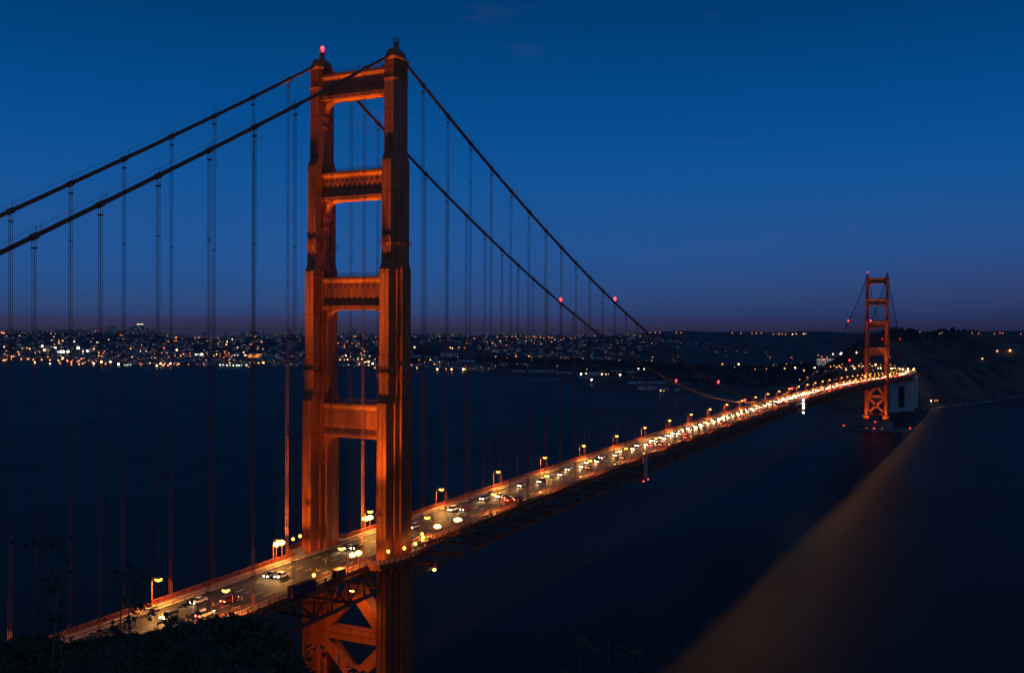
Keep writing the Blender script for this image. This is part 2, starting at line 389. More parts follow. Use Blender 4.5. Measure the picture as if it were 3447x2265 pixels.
def wild_plant(az_, depth, ztop, n, label, seed, spread=.35, leafy=1.0):
    # a loose stemmed bush with flat leaf clusters; az_ right of view, ztop = depression of its top (degrees)
    rnd = random.Random(seed)
    bx = CAM.x+depth*math.cos(AZ0-math.radians(az_)); by = CAM.y+depth*math.sin(AZ0-math.radians(az_)); bz = head_z(az_, depth)-.1
    top = CAM.z-depth*math.tan(math.radians(ztop)); h = max(top-bz, .4)
    root = empty('wild_plant', (bx, by, bz)); tag(root, label, 'plant', 'wild plants rising in front of the viewer')
    st = MB(); lf = MB()
    for i in range(n):
        ang = rnd.uniform(0, 6.28); k = rnd.uniform(.55, 1.0) if i else 1.0; sp = spread*(1 if i else .3)
        tip = Vector((math.cos(ang)*sp*h*rnd.uniform(.3, 1), math.sin(ang)*sp*h*rnd.uniform(.3, 1), h*k))
        mid = tip*.5+Vector((rnd.gauss(0, .04), rnd.gauss(0, .04), .05))*h
        st.tube([(0, 0, 0), mid, tip], [.012, .008, .004], 5)
        for c in range(int(5+5*leafy)):
            t = rnd.uniform(.45, 1.02) if c else 1.0
            p0 = mid.lerp(tip, (t-.45)/.57)+Vector((rnd.gauss(0, .03), rnd.gauss(0, .03), rnd.gauss(0, .02)))*h
            R_ = rnd.uniform(.03, .07)*(1.3 if c == 0 else 1)
            for l in range(20):
                p = p0+Vector((rnd.gauss(0, R_), rnd.gauss(0, R_), rnd.gauss(0, R_*.35)))
                d = Vector((rnd.gauss(0, 1), rnd.gauss(0, 1), rnd.gauss(.3, .4))).normalized(); e = d.cross(Vector((0, 0, 1))).normalized(); s = rnd.uniform(.015, .035)
                lf.face([p-e*s*.6, p+d*s, p+e*s*.6, p-d*s])
    st.build('stem', LEAF2, root); lf.build('foliage', LEAF, root)
wild_plant(-24.4, 7.5, 10.9, 5, 'tallest wild plant with leaf clusters in the lower left', 1, .34, 1.5)
wild_plant(-22.4, 8.5, 13.2, 3, 'wild plant with loose leaf clusters just right of the tallest one', 2, .3, 1.3)
wild_plant(-20.6, 8, 12.6, 2, 'sparse wild plant standing between the tallest plant and the road lamp', 3, .3, 1.3)
wild_plant(-18.6, 9, 14.9, 3, 'low wild plant whose tip covers the start of the road', 5, .3, 1.4)
wild_plant(-17.9, 8.4, 14.9, 2, 'thin wild plant in front of the lit walkway start', 6, .2, 1)
wild_plant(-9.4, 6, 18.0, 4, 'wild plant tip in front of the near tower brace', 8, .3)
wild_plant(5.9, 6, 17.1, 4, 'isolated wild plant tip over open water at the bottom centre', 9, .10, 1.5)
wild_plant(7.4, 6.3, 17.4, 2, 'smaller wild plant tip beside the isolated one over water', 10, .10)

# ============ the bridge ============
BR = empty('suspension_bridge')
tag(BR, 'long orange suspension bridge crossing the strait at dusk', 'bridge')
P, ST = M['paint'], M['steel']
ZTOP = 222.3
def leg_mesh(s):
    # s = -1 west, +1 east leg; local y measured from the leg axis
    m = MB(); cy = s*CY
    secs = [(20.5, 74.0, [(6.9, 1.65), (3.3, 2.45), (1.3, 3.3)]),
            (74.0, 120.1, [(7.0, 1.66), (3.5, 2.48), (1.5, 3.4)]),
            (122.0, 159.7, [(6.0, 1.63), (2.6, 2.45), (1.25, 3.35)]),
            (161.6, 192.1, [(5.0, 1.61), (1.9, 1.95)]),
            (194.0, ZTOP, [(3.85, 1.62)])]
    for i, (z0, z1, bx) in enumerate(secs):
        nx = secs[i+1][2] if i+1 < len(secs) else None
        for j, (a, b) in enumerate(bx):
            e = .012*j
            m.bb(-a, a, cy-b, cy+b, z0-(.5 if i else 0), z1+e)
            if nx and i != 0:
                q = nx[j] if j < len(nx) else (nx[-1][0]*.8, nx[-1][1]*.8)
                m.frus(0, cy, z1+e-.003, z1+2.3, a, b, min(a, q[0]), min(b, q[1]))
    # raised cover strips down the narrow faces
    for z0, z1, a in ((76, 119.5, 7.0), (122.6, 159, 6.0), (162.3, 191.5, 5.0), (24, 70, 6.9)):
        for sx in (-1, 1):
            m.bb(sx*a-.12, sx*a+.12, cy-.28, cy+.28, z0, z1)
            for sy in (-1, 1): m.bb(sx*a-.08, sx*a+.08, cy+sy*1.45-.12, cy+sy*1.45+.12, z0+.4, z1-.4)
    # fluted band and cornice at the top of the shaft
    for k in range(5):
        for sx in (-1, 1): m.bb(sx*3.85-.14, sx*3.85+.14, cy-1.35+k*.675-.12, cy-1.35+k*.675+.12, 216.5, 221.6)
    for k in range(10):
        for sy in (-1, 1): m.bb(-3.4+k*.755-.12, -3.4+k*.755+.12, cy+sy*1.62-.14, cy+sy*1.62+.14, 216.5, 221.6)
    m.frus(0, cy, 215.4, 216.4, 3.86, 1.63, 4.05, 1.82)
    m.frus(0, cy, ZTOP-.55, ZTOP+.25, 3.86, 1.63, 4.35, 2.1)
    return m
def saddle(s):
    m = MB(); cy = s*CY
    rings = []
    for k in range(9):
        t = k/8*math.pi/2; a = 4.1*math.cos(t)**.7+.55; b = 1.85*math.cos(t)**.8+.35; z = ZTOP+.25+3.0*math.sin(t)
        rings.append([(a*math.cos(2*math.pi*j/20), cy+b*math.sin(2*math.pi*j/20), z) for j in range(20)])
    m.loft(rings)
    m.loft([[(r*math.cos(2*math.pi*j/10), cy+r*math.sin(2*math.pi*j/10), z) for j in range(10)] for r, z in ((1.0, ZTOP+2.6), (.8, ZTOP+3.5), (.62, ZTOP+5.0), (.5, ZTOP+5.1))])
    m.loft([[(r*math.cos(2*math.pi*j/10), cy+r*math.sin(2*math.pi*j/10), z) for j in range(10)] for r, z in ((.95, ZTOP+5.05), (.95, ZTOP+5.25))])
    for j in range(8):
        a = 2*math.pi*j/8; m.box((.9*math.cos(a), cy+.9*math.sin(a), ZTOP+5.9), (.07, .07, 1.3))
    for z in (ZTOP+5.9, ZTOP+6.5):
        m.tube([(.9*math.cos(2*math.pi*j/12), cy+.9*math.sin(2*math.pi*j/12), z) for j in range(13)], .05, 4)
    for sx in (-1, 1): m.beam((sx*.9, cy, ZTOP+4.9), (sx*2.6, cy, ZTOP+2.7), .06, .06)
    return m
def ring_walk(s, z, a, b, wside):
    # narrow inspection walkway around one leg, following the outline
    m = MB(); cy = s*CY; o = .5
    pts = [(-a-o, -1.6-o), (-a-o, 1.6+o), (-wside, 1.6+o), (-wside, b+o), (wside, b+o), (wside, 1.6+o), (a+o, 1.6+o), (a+o, -1.6-o), (wside, -1.6-o), (wside, -b-o), (-wside, -b-o), (-wside, -1.6-o)]
    n = len(pts)
    for i in range(n):
        p, q = pts[i], pts[(i+1) % n]
        L_ = math.hypot(q[0]-p[0], q[1]-p[1])
        m.beam((p[0], cy+p[1], z), (q[0], cy+q[1], z), .22, .14)
        for zz in (z+.55, z+1.1): m.beam((p[0], cy+p[1], zz), (q[0], cy+q[1], zz), .06, .06)
        k = max(1, int(L_/1.1))
        for t in range(k):
            x = p[0]+(q[0]-p[0])*t/k; y = p[1]+(q[1]-p[1])*t/k
            m.box((x, cy+y, z+.5), (.07, .07, 1.2))
            ix = x*(1-o/max(abs(x), 1)) if abs(x) > a else x; iy = y*(1-.6/max(abs(y), 1))
            m.beam((x, cy+y, z-.05), (ix, cy+iy, z-.9), .1, .1)
    return m
def strut_mesh(b, t, I, n):
    # portal strut between the legs: bottom z b, top z t, inner leg face at |y| = I, n flutes
    m = MB(); X = 1.75
    m.bb(-X, X, -I-.6, I+.6, b+1.0, t-.35)
    for sx in (-1, 1):
        f = lambda y, poly: [(sx*px, y, pz) for px, pz in poly]
        # top ledge: sloping soffit catches the floodlight
        top = [(X-.05, t-1.9), (X+.55, t-.9), (X+.55, t-.25), (X-.05, t-.25)]
        bot = [(X-.05, b+3.0), (X+.65, b+1.3), (X+.65, b+.1), (X-.05, b+.1)]
        for poly in (top, bot): m.loft([f(-I-.4, poly), f(I+.4, poly)])
        # flutes
        w = (2*I-1.6)/n; zl, zh = b+3.1, t-2.3
        for i in range(n):
            y = -I+.8+w*(i+.5); hw = w*.46; pr = X+.17; bs = X-.02
            B = [(sx*bs, y-hw, zl), (sx*bs, y+hw, zl), (sx*pr, y, zl+.9)]
            T = [(sx*bs, y-hw, zh), (sx*bs, y+hw, zh), (sx*pr, y, zh-1.2)]
            m.loft([B, T])
    m.bb(-X-.3, X+.3, -I-.4, I+.4, t-.3, t+.05)
    # soffit beam
    m.bb(-X+.25, X-.25, -I-.4, I+.4, b, b+1.1)
    # stepped haunches in the two upper corners of the opening
    for s in (-1, 1):
        pr = [(I+.3, b+.02), (I-3.4, b+.02), (I-3.2, b-.35), (I-2.3, b-.35), (I-2.2, b-.75), (I-1.5, b-.85), (I-1.1, b-1.5), (I-.75, b-2.3), (I-.45, b-3.4), (I+.3, b-3.4)]
        m.prism([(s*y, z) for y, z in pr], 'x', -X+.35, X-.35)
        for zz, o in ((b-5.0, .30), (b-8.0, .36)):
            m.prism([(s*(I+.2), zz-.5), (s*(I-.02), zz-.5), (s*(I-o), zz), (s*(I-o), zz+.25), (s*(I-.08), zz+.4), (s*(I+.2), zz+.4)], 'x', -2.3, 2.3)
        m.prism([(s*(I+.2), b-8.2), (s*(I-.10), b-8.2), (s*(I-.10), b-3.3), (s*(I+.2), b-3.3)], 'x', -2.1, 2.1)
    return m
def strut_rail(t, I):
    m = MB()
    for sx in (-1, 1):
        for z in (t+.6, t+1.15): m.beam((sx*1.8, -I+1, z), (sx*1.8, I-1, z), .07, .07)
        k = 11
        for i in range(k+1): m.box((sx*1.8, -I+1+(2*I-2)*i/k, t+.6), (.07, .07, 1.2))
    for s in (-1, 1): m.bb(-1.4, 1.4, s*(I-1.3)-1.1, s*(I-1.3)+1.1, t+.04, t+.75)
    return m
def lower_brace():
    m = MB(); I = 11.6; X = 2.0
    m.bb(-X, X, -I, I, 46.9, 50.5); m.bb(-X, X, -I, I, 21.0, 24.2)
    for s in (-1, 1):
        m.prism([(s*I, 46.5), (s*I, 51.5), (s*1.6, 64.5), (0, 64.5), (0, 59.9), (s*.6, 59.3), (s*9.6, 49.5), (s*9.6, 46.5)], 'x', -X+.02*s+.03, X+.02*s-.03)
        for q in (-1, 1):
            m.beam((0, 0, 35.5), (0, s*11.5, 35.5+q*11.3), 3.86+.02*s, 3.0)
        m.prism([(s*(I), 27.5), (s*(I), 22), (s*8, 22)], 'x', -X+.1, X-.1)
        m.prism([(s*(I), 43.3), (s*(I), 48), (s*8, 48)], 'x', -X+.1, X-.1)
    m.prism([(-2.4, 37), (0, 39.2), (2.4, 37), (2.4, 34), (0, 31.8), (-2.4, 34)], 'x', -X+.06, X-.06)
    return m
def lattice(side):
    # lacing bars on the sides of the lower bracing members
    m = MB()
    for sx in (side*1.2,):
        for i in range(15):
            y0 = -10.5+i*1.4
            m.beam((sx-.5, y0, 50.6), (sx+.5, y0+1.4, 50.6), .14, .14); m.beam((sx+.5, y0, 50.62), (sx-.5, y0+1.4, 50.62), .14, .14)
    return m
STR = [(108.8, 119.4, 11.15, 9), (147.8, 157.9, 11.2, 10), (181.2, 190.1, 11.75, 12), (212.2, 220.3, 12.08, 14)]
def make_tower():
    t = empty('tower', (0, 0, 0), BR)
    for s in (-1, 1):
        leg_mesh(s).build('leg', P, t)
        saddle(s).build('saddle_cap', P, t)
        ring_walk(s, 128.0, 6.0, 3.4, 2.7).build('inspection_walkway', ST, t)
        ring_walk(s, 167.5, 5.0, 2.0, 2.0).build('inspection_walkway', ST, t)
    for b_, t_, I, n in STR:
        strut_mesh(b_, t_, I, n).build('cross_strut', P, t); strut_rail(t_, I).build('strut_railing', ST, t)
    lower_brace().build('lower_brace', P, t); lattice(-1).build('lacing', ST, t); lattice(1).build('lacing', ST, t)
    m = MB(); m.box((0, CY, ZTOP+6.2), (.45, .45, .5)); m.ball((0, CY, ZTOP+6.9), .55, 10, 6, 1.2)
    m.build('beacon', M['red'], t)
    for s in (-1, 1):
        pt = MB(); pt.frus(0, s*CY, 12.0, 20.6, 8.4, 4.6, 8.2, 4.4); pt.build('leg_plinth', P, t)
    return t
T1 = make_tower(); T2 = copy_tree(T1, BR); T2.location.x = SPAN
T1['label'] = 'near tower of the bridge'; T2['label'] = 'far tower of the bridge'
def pier(x, ring):
    m = MB()
    n = 40
    el_ = lambda a, b, z: [(x+a*math.copysign(abs(math.cos(2*math.pi*j/n))**.8, math.cos(2*math.pi*j/n)), b*math.copysign(abs(math.sin(2*math.pi*j/n))**.8, math.sin(2*math.pi*j/n)), z) for j in range(n)]
    m.loft([el_(13, 22.5, -4), el_(12.6, 22.2, 11.2), el_(13.1, 22.7, 11.3), el_(13.1, 22.7, 12.0)])
    o = m.build('tower_pier', M['pier'], BR)
    if ring:
        f = MB(); r0 = el_(27, 47, -4); r1 = el_(26.4, 46.4, 3.4); r2 = el_(23, 43, 3.4); r3 = el_(23, 43, -4)
        f.loft([r0, r1, r2, r3], cap=False); f.build('fender_ring', M['pier'], o)
        for px, py, pz in ((x-13.2, 0, 12.7), (x-26, 0, 4.2), (x+4, -45.5, 4.2), (x, 45.5, 4.2)): b_ = MB(); b_.ball((px, py, pz), .75, 8, 5); b_.build('beacon', M['red'], o)
pier(0, False); pier(SPAN, True)

# ---- cables ----
def cable_beacons(y, xs, main):
    for x in xs:
        m = MB(); m.box((0, 0, .9), (.3, .3, 1.0)); m.ball((0, 0, 1.7), .62 if x < 500 else .8, 10, 6, 1.1)
        m.build('beacon', M['red'], main, (x, y, zc(x)+.2))
def cable(y):
    m = MB(); pts = []
    for x in [XN+i*343/20 for i in range(20)]+[0]+[i*SPAN/84 for i in range(1, 84)]+[SPAN]+[SPAN+i*343/20 for i in range(1, 21)]:
        pts.append((x, y, zc(x)))
    m.tube(pts, .47, 8)
    for k in range(-22, 107):
        x = k*PAN
        if k in (0, 84) or x < XN+12 or x > XS-12 or (x > SPAN and False): continue
        xx = x-.9 if x < 0 else x
        d = Vector((1, 0, (zc(xx+.5)-zc(xx-.5)))).normalized(); c = Vector((xx, y, zc(xx)))
        m.tube([c-d*1.1, c-d*.7, c+d*.7, c+d*1.1], [.5, .66, .66, .5], 8)
    o = m.build('main_cable', M['cable'], BR, smooth=True)
    for k0, k1 in ((-22, -1), (1, 83), (85, 106)):
        h = MB()
        for dy in (-.55, .55):
            for k in range(k0, k1):
                x0, x1 = k*PAN, (k+1)*PAN
                if x0 < XN or x1 > XS: continue
                h.beam((x0, y+dy, zc(x0)+1.55), (x1, y+dy, zc(x1)+1.55), .035, .035)
                h.beam((x0, y+dy, zc(x0)), (x0, y+dy, zc(x0)+1.6), .06, .06)
        h.build('hand_rope', M['cable'], o)
    cable_beacons(y, (183, 364, 546, 734, 916, 1097, 1463), o)
    return o
CW = cable(-CY); CE = cable(CY)
CW['label'] = 'main cable on the viewer side'; CE['label'] = 'main cable on the city side'
hangs = []
for s in (-1, 1):
    for k in range(-22, 107):
        x = k*PAN-(.9 if k < 0 else 0)
        if k in (0, 84) or x < XN+20 or x > XS-20: continue
        top = zc(x); bot = zr(x)-1.0
        if top-bot < 1.5: continue
        d = math.hypot(x-CAM.x, s*CY-CAM.y); vis = (x > -125)
        hangs.append(((top-bot)/d if vis else (top-bot)/d*.5, x, s*CY, top, bot))
hangs.sort(reverse=True)
def hanger_geo(m, x, y, top, bot, full=True):
    for dx in (-.36, .36):
        for dy in (-.34, .34):
            m.tube([(x+dx, y+dy, top-.3), (x+dx*.62, y+dy, top-2.2), (x+dx*.62, y+dy, bot)], .047, 5, False)
    if full:
        m.box((x, y, top-2.2), (.75, .95, .28))
        z = zr(x)+9
        while z < top-12: m.box((x, y, z), (.62, .85, .16)); z += 27
for i, (w_, x, y, top, bot) in enumerate(hangs[:100]):
    m = MB(); hanger_geo(m, x, y, top, bot); m.build('hanger', M['cable'], BR)
m = MB()
for w_, x, y, top, bot in hangs[100:]: hanger_geo(m, x, y, top, bot, top-bot > 6)
tag(m.build('hanger_ropes', M['cable'], BR), kind='stuff')

# ---- deck ----
def sweep(m, y0, y1, dz0, dz1, xa=XN, xb=XS, step=PAN, skip=None):
    n = max(1, int(round((xb-xa)/step)))
    rings = []
    for i in range(n+1):
        x = xa+(xb-xa)*i/n; z = zr(x)
        rings.append([(x, y0, z+dz0), (x, y1, z+dz0), (x, y1, z+dz1), (x, y0, z+dz1)])
    m.loft(rings)
m = MB(); sweep(m, -9.45, 9.45, -.55, -.2); RD = m.build('roadway', M['asphalt'], BR)
m = MB()
for y in (-6.3, -3.15, .0, 3.15, 6.3):
    x = -330
    while x < XS:
        z = zr(x+1)-.196; zb = zr(x+3)-.196
        m.face([(x, y-.11, zr(x)-.196), (x+3.2, y-.11, zr(x+3.2)-.196), (x+3.2, y+.11, zr(x+3.2)-.196), (x, y+.11, zr(x)-.196)]); x += 12.2
m.build('lane_marking', M['marking'], RD)
rest = MB()
for y in (0.0, -3.15):
    x = -122+(7 if y else 0)
    while x < XS:
        m = MB() if x < 640 else rest
        m.tube([(x, y+.0, zr(x)-.19), (x, y, zr(x)+.66)], .09, 5)
        if m is not rest: m.build('lane_tube', M['yellow'], RD)
        x += 15.24
tag(rest.build('lane_tubes', M['yellow'], RD), kind='stuff')
for s in (-1, 1):
    m = MB()
    for xa, xb in ((XN, -9.0), (9.0, SPAN-9), (SPAN+9, XS)):
        m.bb(0, 0, 0, 0, 0, 0) if False else None
        a, b = sorted((s*9.5, s*13.15)); sweep(m, a, b, -.5, 0, xa, xb)
    for xt in (0, SPAN):   # the walkway passes outside the tower leg on a curved balcony
        a, b = sorted((s*9.5, s*10.0)); sweep(m, a, b, -.5, -.003, xt-9, xt+9, 3)
        n = 14; poly = []
        for i in range(n+1):
            t = math.pi*i/n; poly.append((xt-13.5*math.cos(t)*(1 if True else 1), s*(13.15+6.3*math.sin(t)**.6)))
        z = zr(xt)
        base = [(px, py, z-.3) for px, py in poly]; tp = [(px, py, z-.004) for px, py in poly]
        m.loft([base, tp])
        fs = MB(); out_ = [(xt+(px-xt)*1.015, s*13.15+(py-s*13.15)*1.02) for px, py in poly]
        fs.loft([[(px, py, z-1.5) for px, py in out_], [(px, py, z-.302) for px, py in out_]])
        for i in range(n): fs.beam((out_[i][0], out_[i][1], z-.2), (out_[i+1][0], out_[i+1][1], z-.2), .25, .6)
        for i in range(2, n-1, 2): fs.beam((out_[i][0], out_[i][1], z-1.4), (xt+(out_[i][0]-xt)*.5, s*15.0, z-4.5), .3, .4)
        fs.build('balcony_frame', ST, BR)
    m.build('walkway', M['walk'], BR)
    # kerb-side low rail and outer railing
    r = MB()
    def railrun(pts, h=1.32, dens=.55):
        for i in range(len(pts)-1):
            p, q = Vector(pts[i]), Vector(pts[i+1]); up = Vector((0, 0, 1))
            r.beam(p+up*h, q+up*h, .22, .14); r.beam(p+up*.16, q+up*.16, .16, .12)
            L_ = (q-p).length; k = max(1, int(L_/dens))
            for t in range(k):
                c = p.lerp(q, t/k)
                if t == 0: r.box(c+up*(h/2), (.3, .3, h))
                else: r.box(c+up*(h/2+.05), (.22, .1, h-.25))
    for xa, xb in ((XN, -13.5), (13.5, SPAN-13.5), (SPAN+13.5, XS)):
        n = int((xb-xa)/3.81); far = xa > 0
        railrun([(xa+(xb-xa)*i/n, s*13.2, zr(xa+(xb-xa)*i/n)-.02) for i in range(n+1)], dens=.5)
    for xt in (0, SPAN):
        railrun([(xt-13.5*math.cos(math.pi*i/16), s*(13.15+6.3*math.sin(math.pi*i/16)**.6), zr(xt)) for i in range(17)], dens=.5)
    r.build('railing', ST, BR)
    k = MB()
    n = int((XS-XN)/PAN)
    for i in range(n):
        x0, x1 = XN+i*PAN, XN+(i+1)*PAN
        for h in (.45, .8): k.beam((x0, s*9.62, zr(x0)+h), (x1, s*9.62, zr(x1)+h), .12, .14)
        for q in range(4):
            x = x0+q*3.81; k.box((x, s*9.62, zr(x)+.4), (.12, .14, .85))
    k.build('kerb_rail', ST, BR)
    # stiffening truss
    for xa, xb in ((XN, -7.62), (7.62, SPAN-7.62), (SPAN+7.62, XS)):
        c = MB(); wv = MB()
        n = int(round((xb-xa)/7.62))
        xs = [xa+(xb-xa)*i/n for i in range(n+1)]
        for i in range(n):
            x0, x1 = xs[i], xs[i+1]; z0, z1 = zr(x0), zr(x1)
            c.beam((x0, s*CY, z0-1.5), (x1, s*CY, z1-1.5), .75, .95); c.beam((x0, s*CY, z0-8.65), (x1, s*CY, z1-8.65), .75, .95)
            wv.beam((x0, s*CY, z0-1.9), (x0, s*CY, z0-8.2), .42, .5)
            if i % 2 == 0: wv.beam((x0, s*CY, z0-8.3), (x1, s*CY, z1-1.9), .4, .42)
            else: wv.beam((x0, s*CY, z0-1.9), (x1, s*CY, z1-8.3), .4, .42)
            if i % 2: wv.box((x0, s*(CY+.02), z0-2.3), (2.4, .9, 1.5))
            else: wv.box((x0, s*(CY+.02), z0-8.0), (2.4, .9, 1.3))
        wv.beam((xs[-1], s*CY, zr(xs[-1])-1.9), (xs[-1], s*CY, zr(xs[-1])-8.2), .42, .5)
        a, b = sorted((s*13.16, s*13.4)); sweep(c, a, b, -.75, .12, xa, xb)
        t_ = c.build('stiffening_truss', ST, BR); wv.build('truss_web', ST, t_)
m = MB()
x = XN+2
while x < XS:
    z = zr(x)
    m.beam((x, -13.3, z-1.5), (x, 13.3, z-1.5), .5, 1.5)
    if int(round((x-XN)/7.62)) % 2 == 0: m.beam((x, -13.3, z-8.6), (x, 13.3, z-8.6), .6, .6)
    if int(round((x-XN)/7.62)) % 4 == 0 and x+15.3 < XS:
        m.beam((x, -13, z-8.5), (x+15.24, 13, zr(x+15)-8.5), .4, .35); m.beam((x, 13, z-8.4), (x+15.24, -13, zr(x+15)-8.4), .4, .35)
    x += 7.62
for y in (-7.5, -4.5, -1.5, 1.5, 4.5, 7.5): sweep(m, y-.18, y+.18, -1.3, -.56)
m.build('floor_framing', ST, BR)

# ============ lamps on the bridge ============
def make_street_lamp():
    r = empty('street_lamp')
    m = MB(); m.tube([(0, 0, 0), (0, 0, 1.1), (0, 0, 6.2)], [.22, .15, .11], 8); m.frus(0, 0, 0, .6, .3, .3, .24, .24); m.build('pole', M['pole'], r)
    m = MB(); m.tube([(0, 0, 6.1), (0, .12, 6.9), (0, .5, 7.3), (0, 1.1, 7.38), (0, 1.7, 7.3)], [.1, .1, .09, .08, .08], 7); m.build('arm', M['pole'], r)
    h = MB(); h.loft([[(x*a, 2.2+y*b, z) for x, y in ((-1, -1), (1, -1), (1, 1), (-1, 1))] for a, b, z in ((.66, .70, 7.14), (.64, .68, 7.26), (.2, .45, 7.42))]); hd = h.build('lamp_head', M['grey'], r)
    l = MB(); l.loft([[(x*a, 2.2+y*b, z) for x, y in ((-1, -1), (0, -1.15), (1, -1), (1.1, 0), (1, 1), (0, 1.15), (-1, 1), (-1.1, 0))] for a, b, z in ((.60, .62, 7.12), (.66, .68, 6.80), (.36, .38, 6.40))]); l.build('lens', M['sodium'], hd)
    spot('lamp_light', hd, (0, 2.2, 6.3), (0, 2.2, 0), 12500, 172, .25, (1, .40, .07), .3)
    return r
lamp0 = make_street_lamp(); used = [False]
def place_lamp(x, y, z, rz, label, group):
    o = lamp0 if not used[0] else copy_tree(lamp0); used[0] = True
    o.location = (x, y, z); o.rotation_euler = (0, 0, rz); tag(o, label, 'street lamp', group); return o
SP = 45.72
for s, side in ((1, 'far'), (-1, 'near')):
    for k in range(-3, 36):
        x = 23+k*SP
        if x < -125 or x > XS+10: continue
        if k < 0: lb = '%s-side bridge lamp, %s one this side of the near tower' % (side, ORD[-k-1])
        elif x < SPAN: lb = 'amber %s-side bridge lamp, %s past the near tower' % (side, ORD[k])
        else: lb = 'amber %s-side bridge lamp, %s past the far tower' % (side, ORD[k-28])
        place_lamp(x, s*13.25+(0 if s > 0 else 0), zr(x)-.02, math.pi if s > 0 else 0, lb, 'street lamps along the bridge')

# floodlights for the towers, on posts at the walkway edge
def make_flood():
    r = empty('flood_lamp')
    m = MB(); m.tube([(0, 0, 0), (0, 0, 3.6)], [.12, .09], 7); m.box((0, 0, .2), (.4, .4, .4)); m.build('pole', M['pole'], r)
    h = MB(); h.frus(0, 0, 3.55, 4.1, .3, .42, .48, .62); hd = h.build('lamp_housing', M['grey'], r)
    l = MB(); l.ball((0, 0, 4.5), .9, 10, 6, .7); l.build('lens', M['flood'], hd)
    return r
fl0 = make_flood()
def flood(x, y, z, label, beams, big=1.0, top=3.75):
    o = copy_tree(fl0)
    o.location = (x, y, z-.02)
    tag(o, label, 'floodlight', 'floodlights around the towers')
    if big != 1: o.scale = (big, big, 1)
    for tgt, pw, ang in beams:
        hd = [c for c in o.children if c.name.startswith('lamp_housing')][0]
        spot('flood_light', hd, (0, 0, 5.6), (tgt[0]-x, tgt[1]-y, tgt[2]-z), pw, ang, .8, (1, .47, .06), .4)
    return o
def tower_floods(xt, nm):
    z = zr(xt)
    W, E_ = -14.0, 14.0
    F = 1.0 if xt == 0 else .5
    # north side, pairs at each walkway
    flood(xt-21.5, W, z, 'outer floodlight of the pair on the near walkway just before the %s tower' % nm, [((xt-3, -13.7, 228), 720000*F, 18), ((xt-6.5, -13.7, 122), 125000*F, 44), ((xt-7, -13.7, 88), 7000*F, 70)])
    flood(xt-18.5, W, z, 'inner floodlight of the pair on the near walkway just before the %s tower' % nm, [((xt, 0, 224), 250000*F, 21), ((xt, 0, 114), 22000*F, 52)])
    flood(xt-20.5, E_, z, 'outer floodlight of the pair on the city walkway just before the %s tower' % nm, [((xt-3, 13.7, 232), 720000*F, 16), ((xt-6.5, 13.7, 122), 16000*F, 50), ((xt-7, 13.7, 88), 11000*F, 60)])
    flood(xt-18.0, E_, z, 'inner floodlight of the pair on the city walkway just before the %s tower' % nm, [((xt, 0, 224), 250000*F, 21), ((xt, 0, 114), 22000*F, 52)])
    flood(xt+24.5, W, z, 'bright floodlight beside the first near-side lamp past the %s tower' % nm, [((xt+6, -13.7, 185), 120000*F, 24)], 1.35)
    flood(xt+37.5, W, z, 'largest brightest floodlight past the %s tower on the near walkway' % nm, [((xt+1, -8, 212), 90000*F, 14)], 1.6)
    flood(xt+24.5, E_, z, 'left floodlight of the pair past the %s tower on the city walkway' % nm, [((xt+6, 13.7, 185), 120000*F, 24)], 1.3)
    flood(xt+27.0, E_, z, 'right floodlight of the pair past the %s tower on the city walkway' % nm, [((xt+1, 8, 150), 30000*F, 20)], 1.3)
tower_floods(0, 'near'); tower_floods(SPAN, 'far')
for ch in [fl0]+list(fl0.children_recursive): bpy.data.objects.remove(ch)
# globe lamps on the curved balconies around the near tower legs
def make_globe():
    r = empty('walkway_lamp')
    m = MB(); m.tube([(0, 0, 0), (0, 0, 2.9)], [.11, .08], 7); m.build('pole', M['pole'], r)
    l = MB(); l.ball((0, 0, 3.3), .5, 10, 6, 1); g = l.build('globe', M['sodium'], r)
    d = bpy.data.lights.new('globe_light', 'POINT'); d.energy = 80; d.color = (1, .42, .08); d.shadow_soft_size = .3
    o = bpy.data.objects.new('globe_light', d); COL.objects.link(o); o.parent = g; o.location = (0, 0, 4.1)
    return r
g0 = make_globe(); gu = False
GL = [(-7.8, -16.8, 'first of four globe lamps on the curved balcony of the near tower'), (-2.5, -18.9, 'second of four globe lamps on the curved balcony of the near tower'),
      (3.6, -18.9, 'third of four globe lamps on the curved balcony of the near tower'), (9.0, -18.0, 'fourth of four globe lamps on the curved balcony of the near tower'),
      (12.2, -16.2, 'globe lamp where the balcony rejoins the near walkway'), (15.8, -13.6, 'globe lamp on the near walkway just past the balcony'),
      (-37.8, -13.3, 'lone globe lamp behind the dark booth on the near walkway'),
      (-7.3, 18.6, 'lower globe lamp on the city-side balcony of the near tower'), (-3.2, 19.2, 'upper globe lamp on the city-side balcony of the near tower'), (2.0, 19.3, 'globe lamp on the city-side balcony next to the tower leg')]
for x, y, lb in GL:
    o = g0 if not gu else copy_tree(g0); gu = True
    o.location = (x, y, zr(x)-.02); tag(o, lb, 'lamp', 'globe lamps around the near tower')
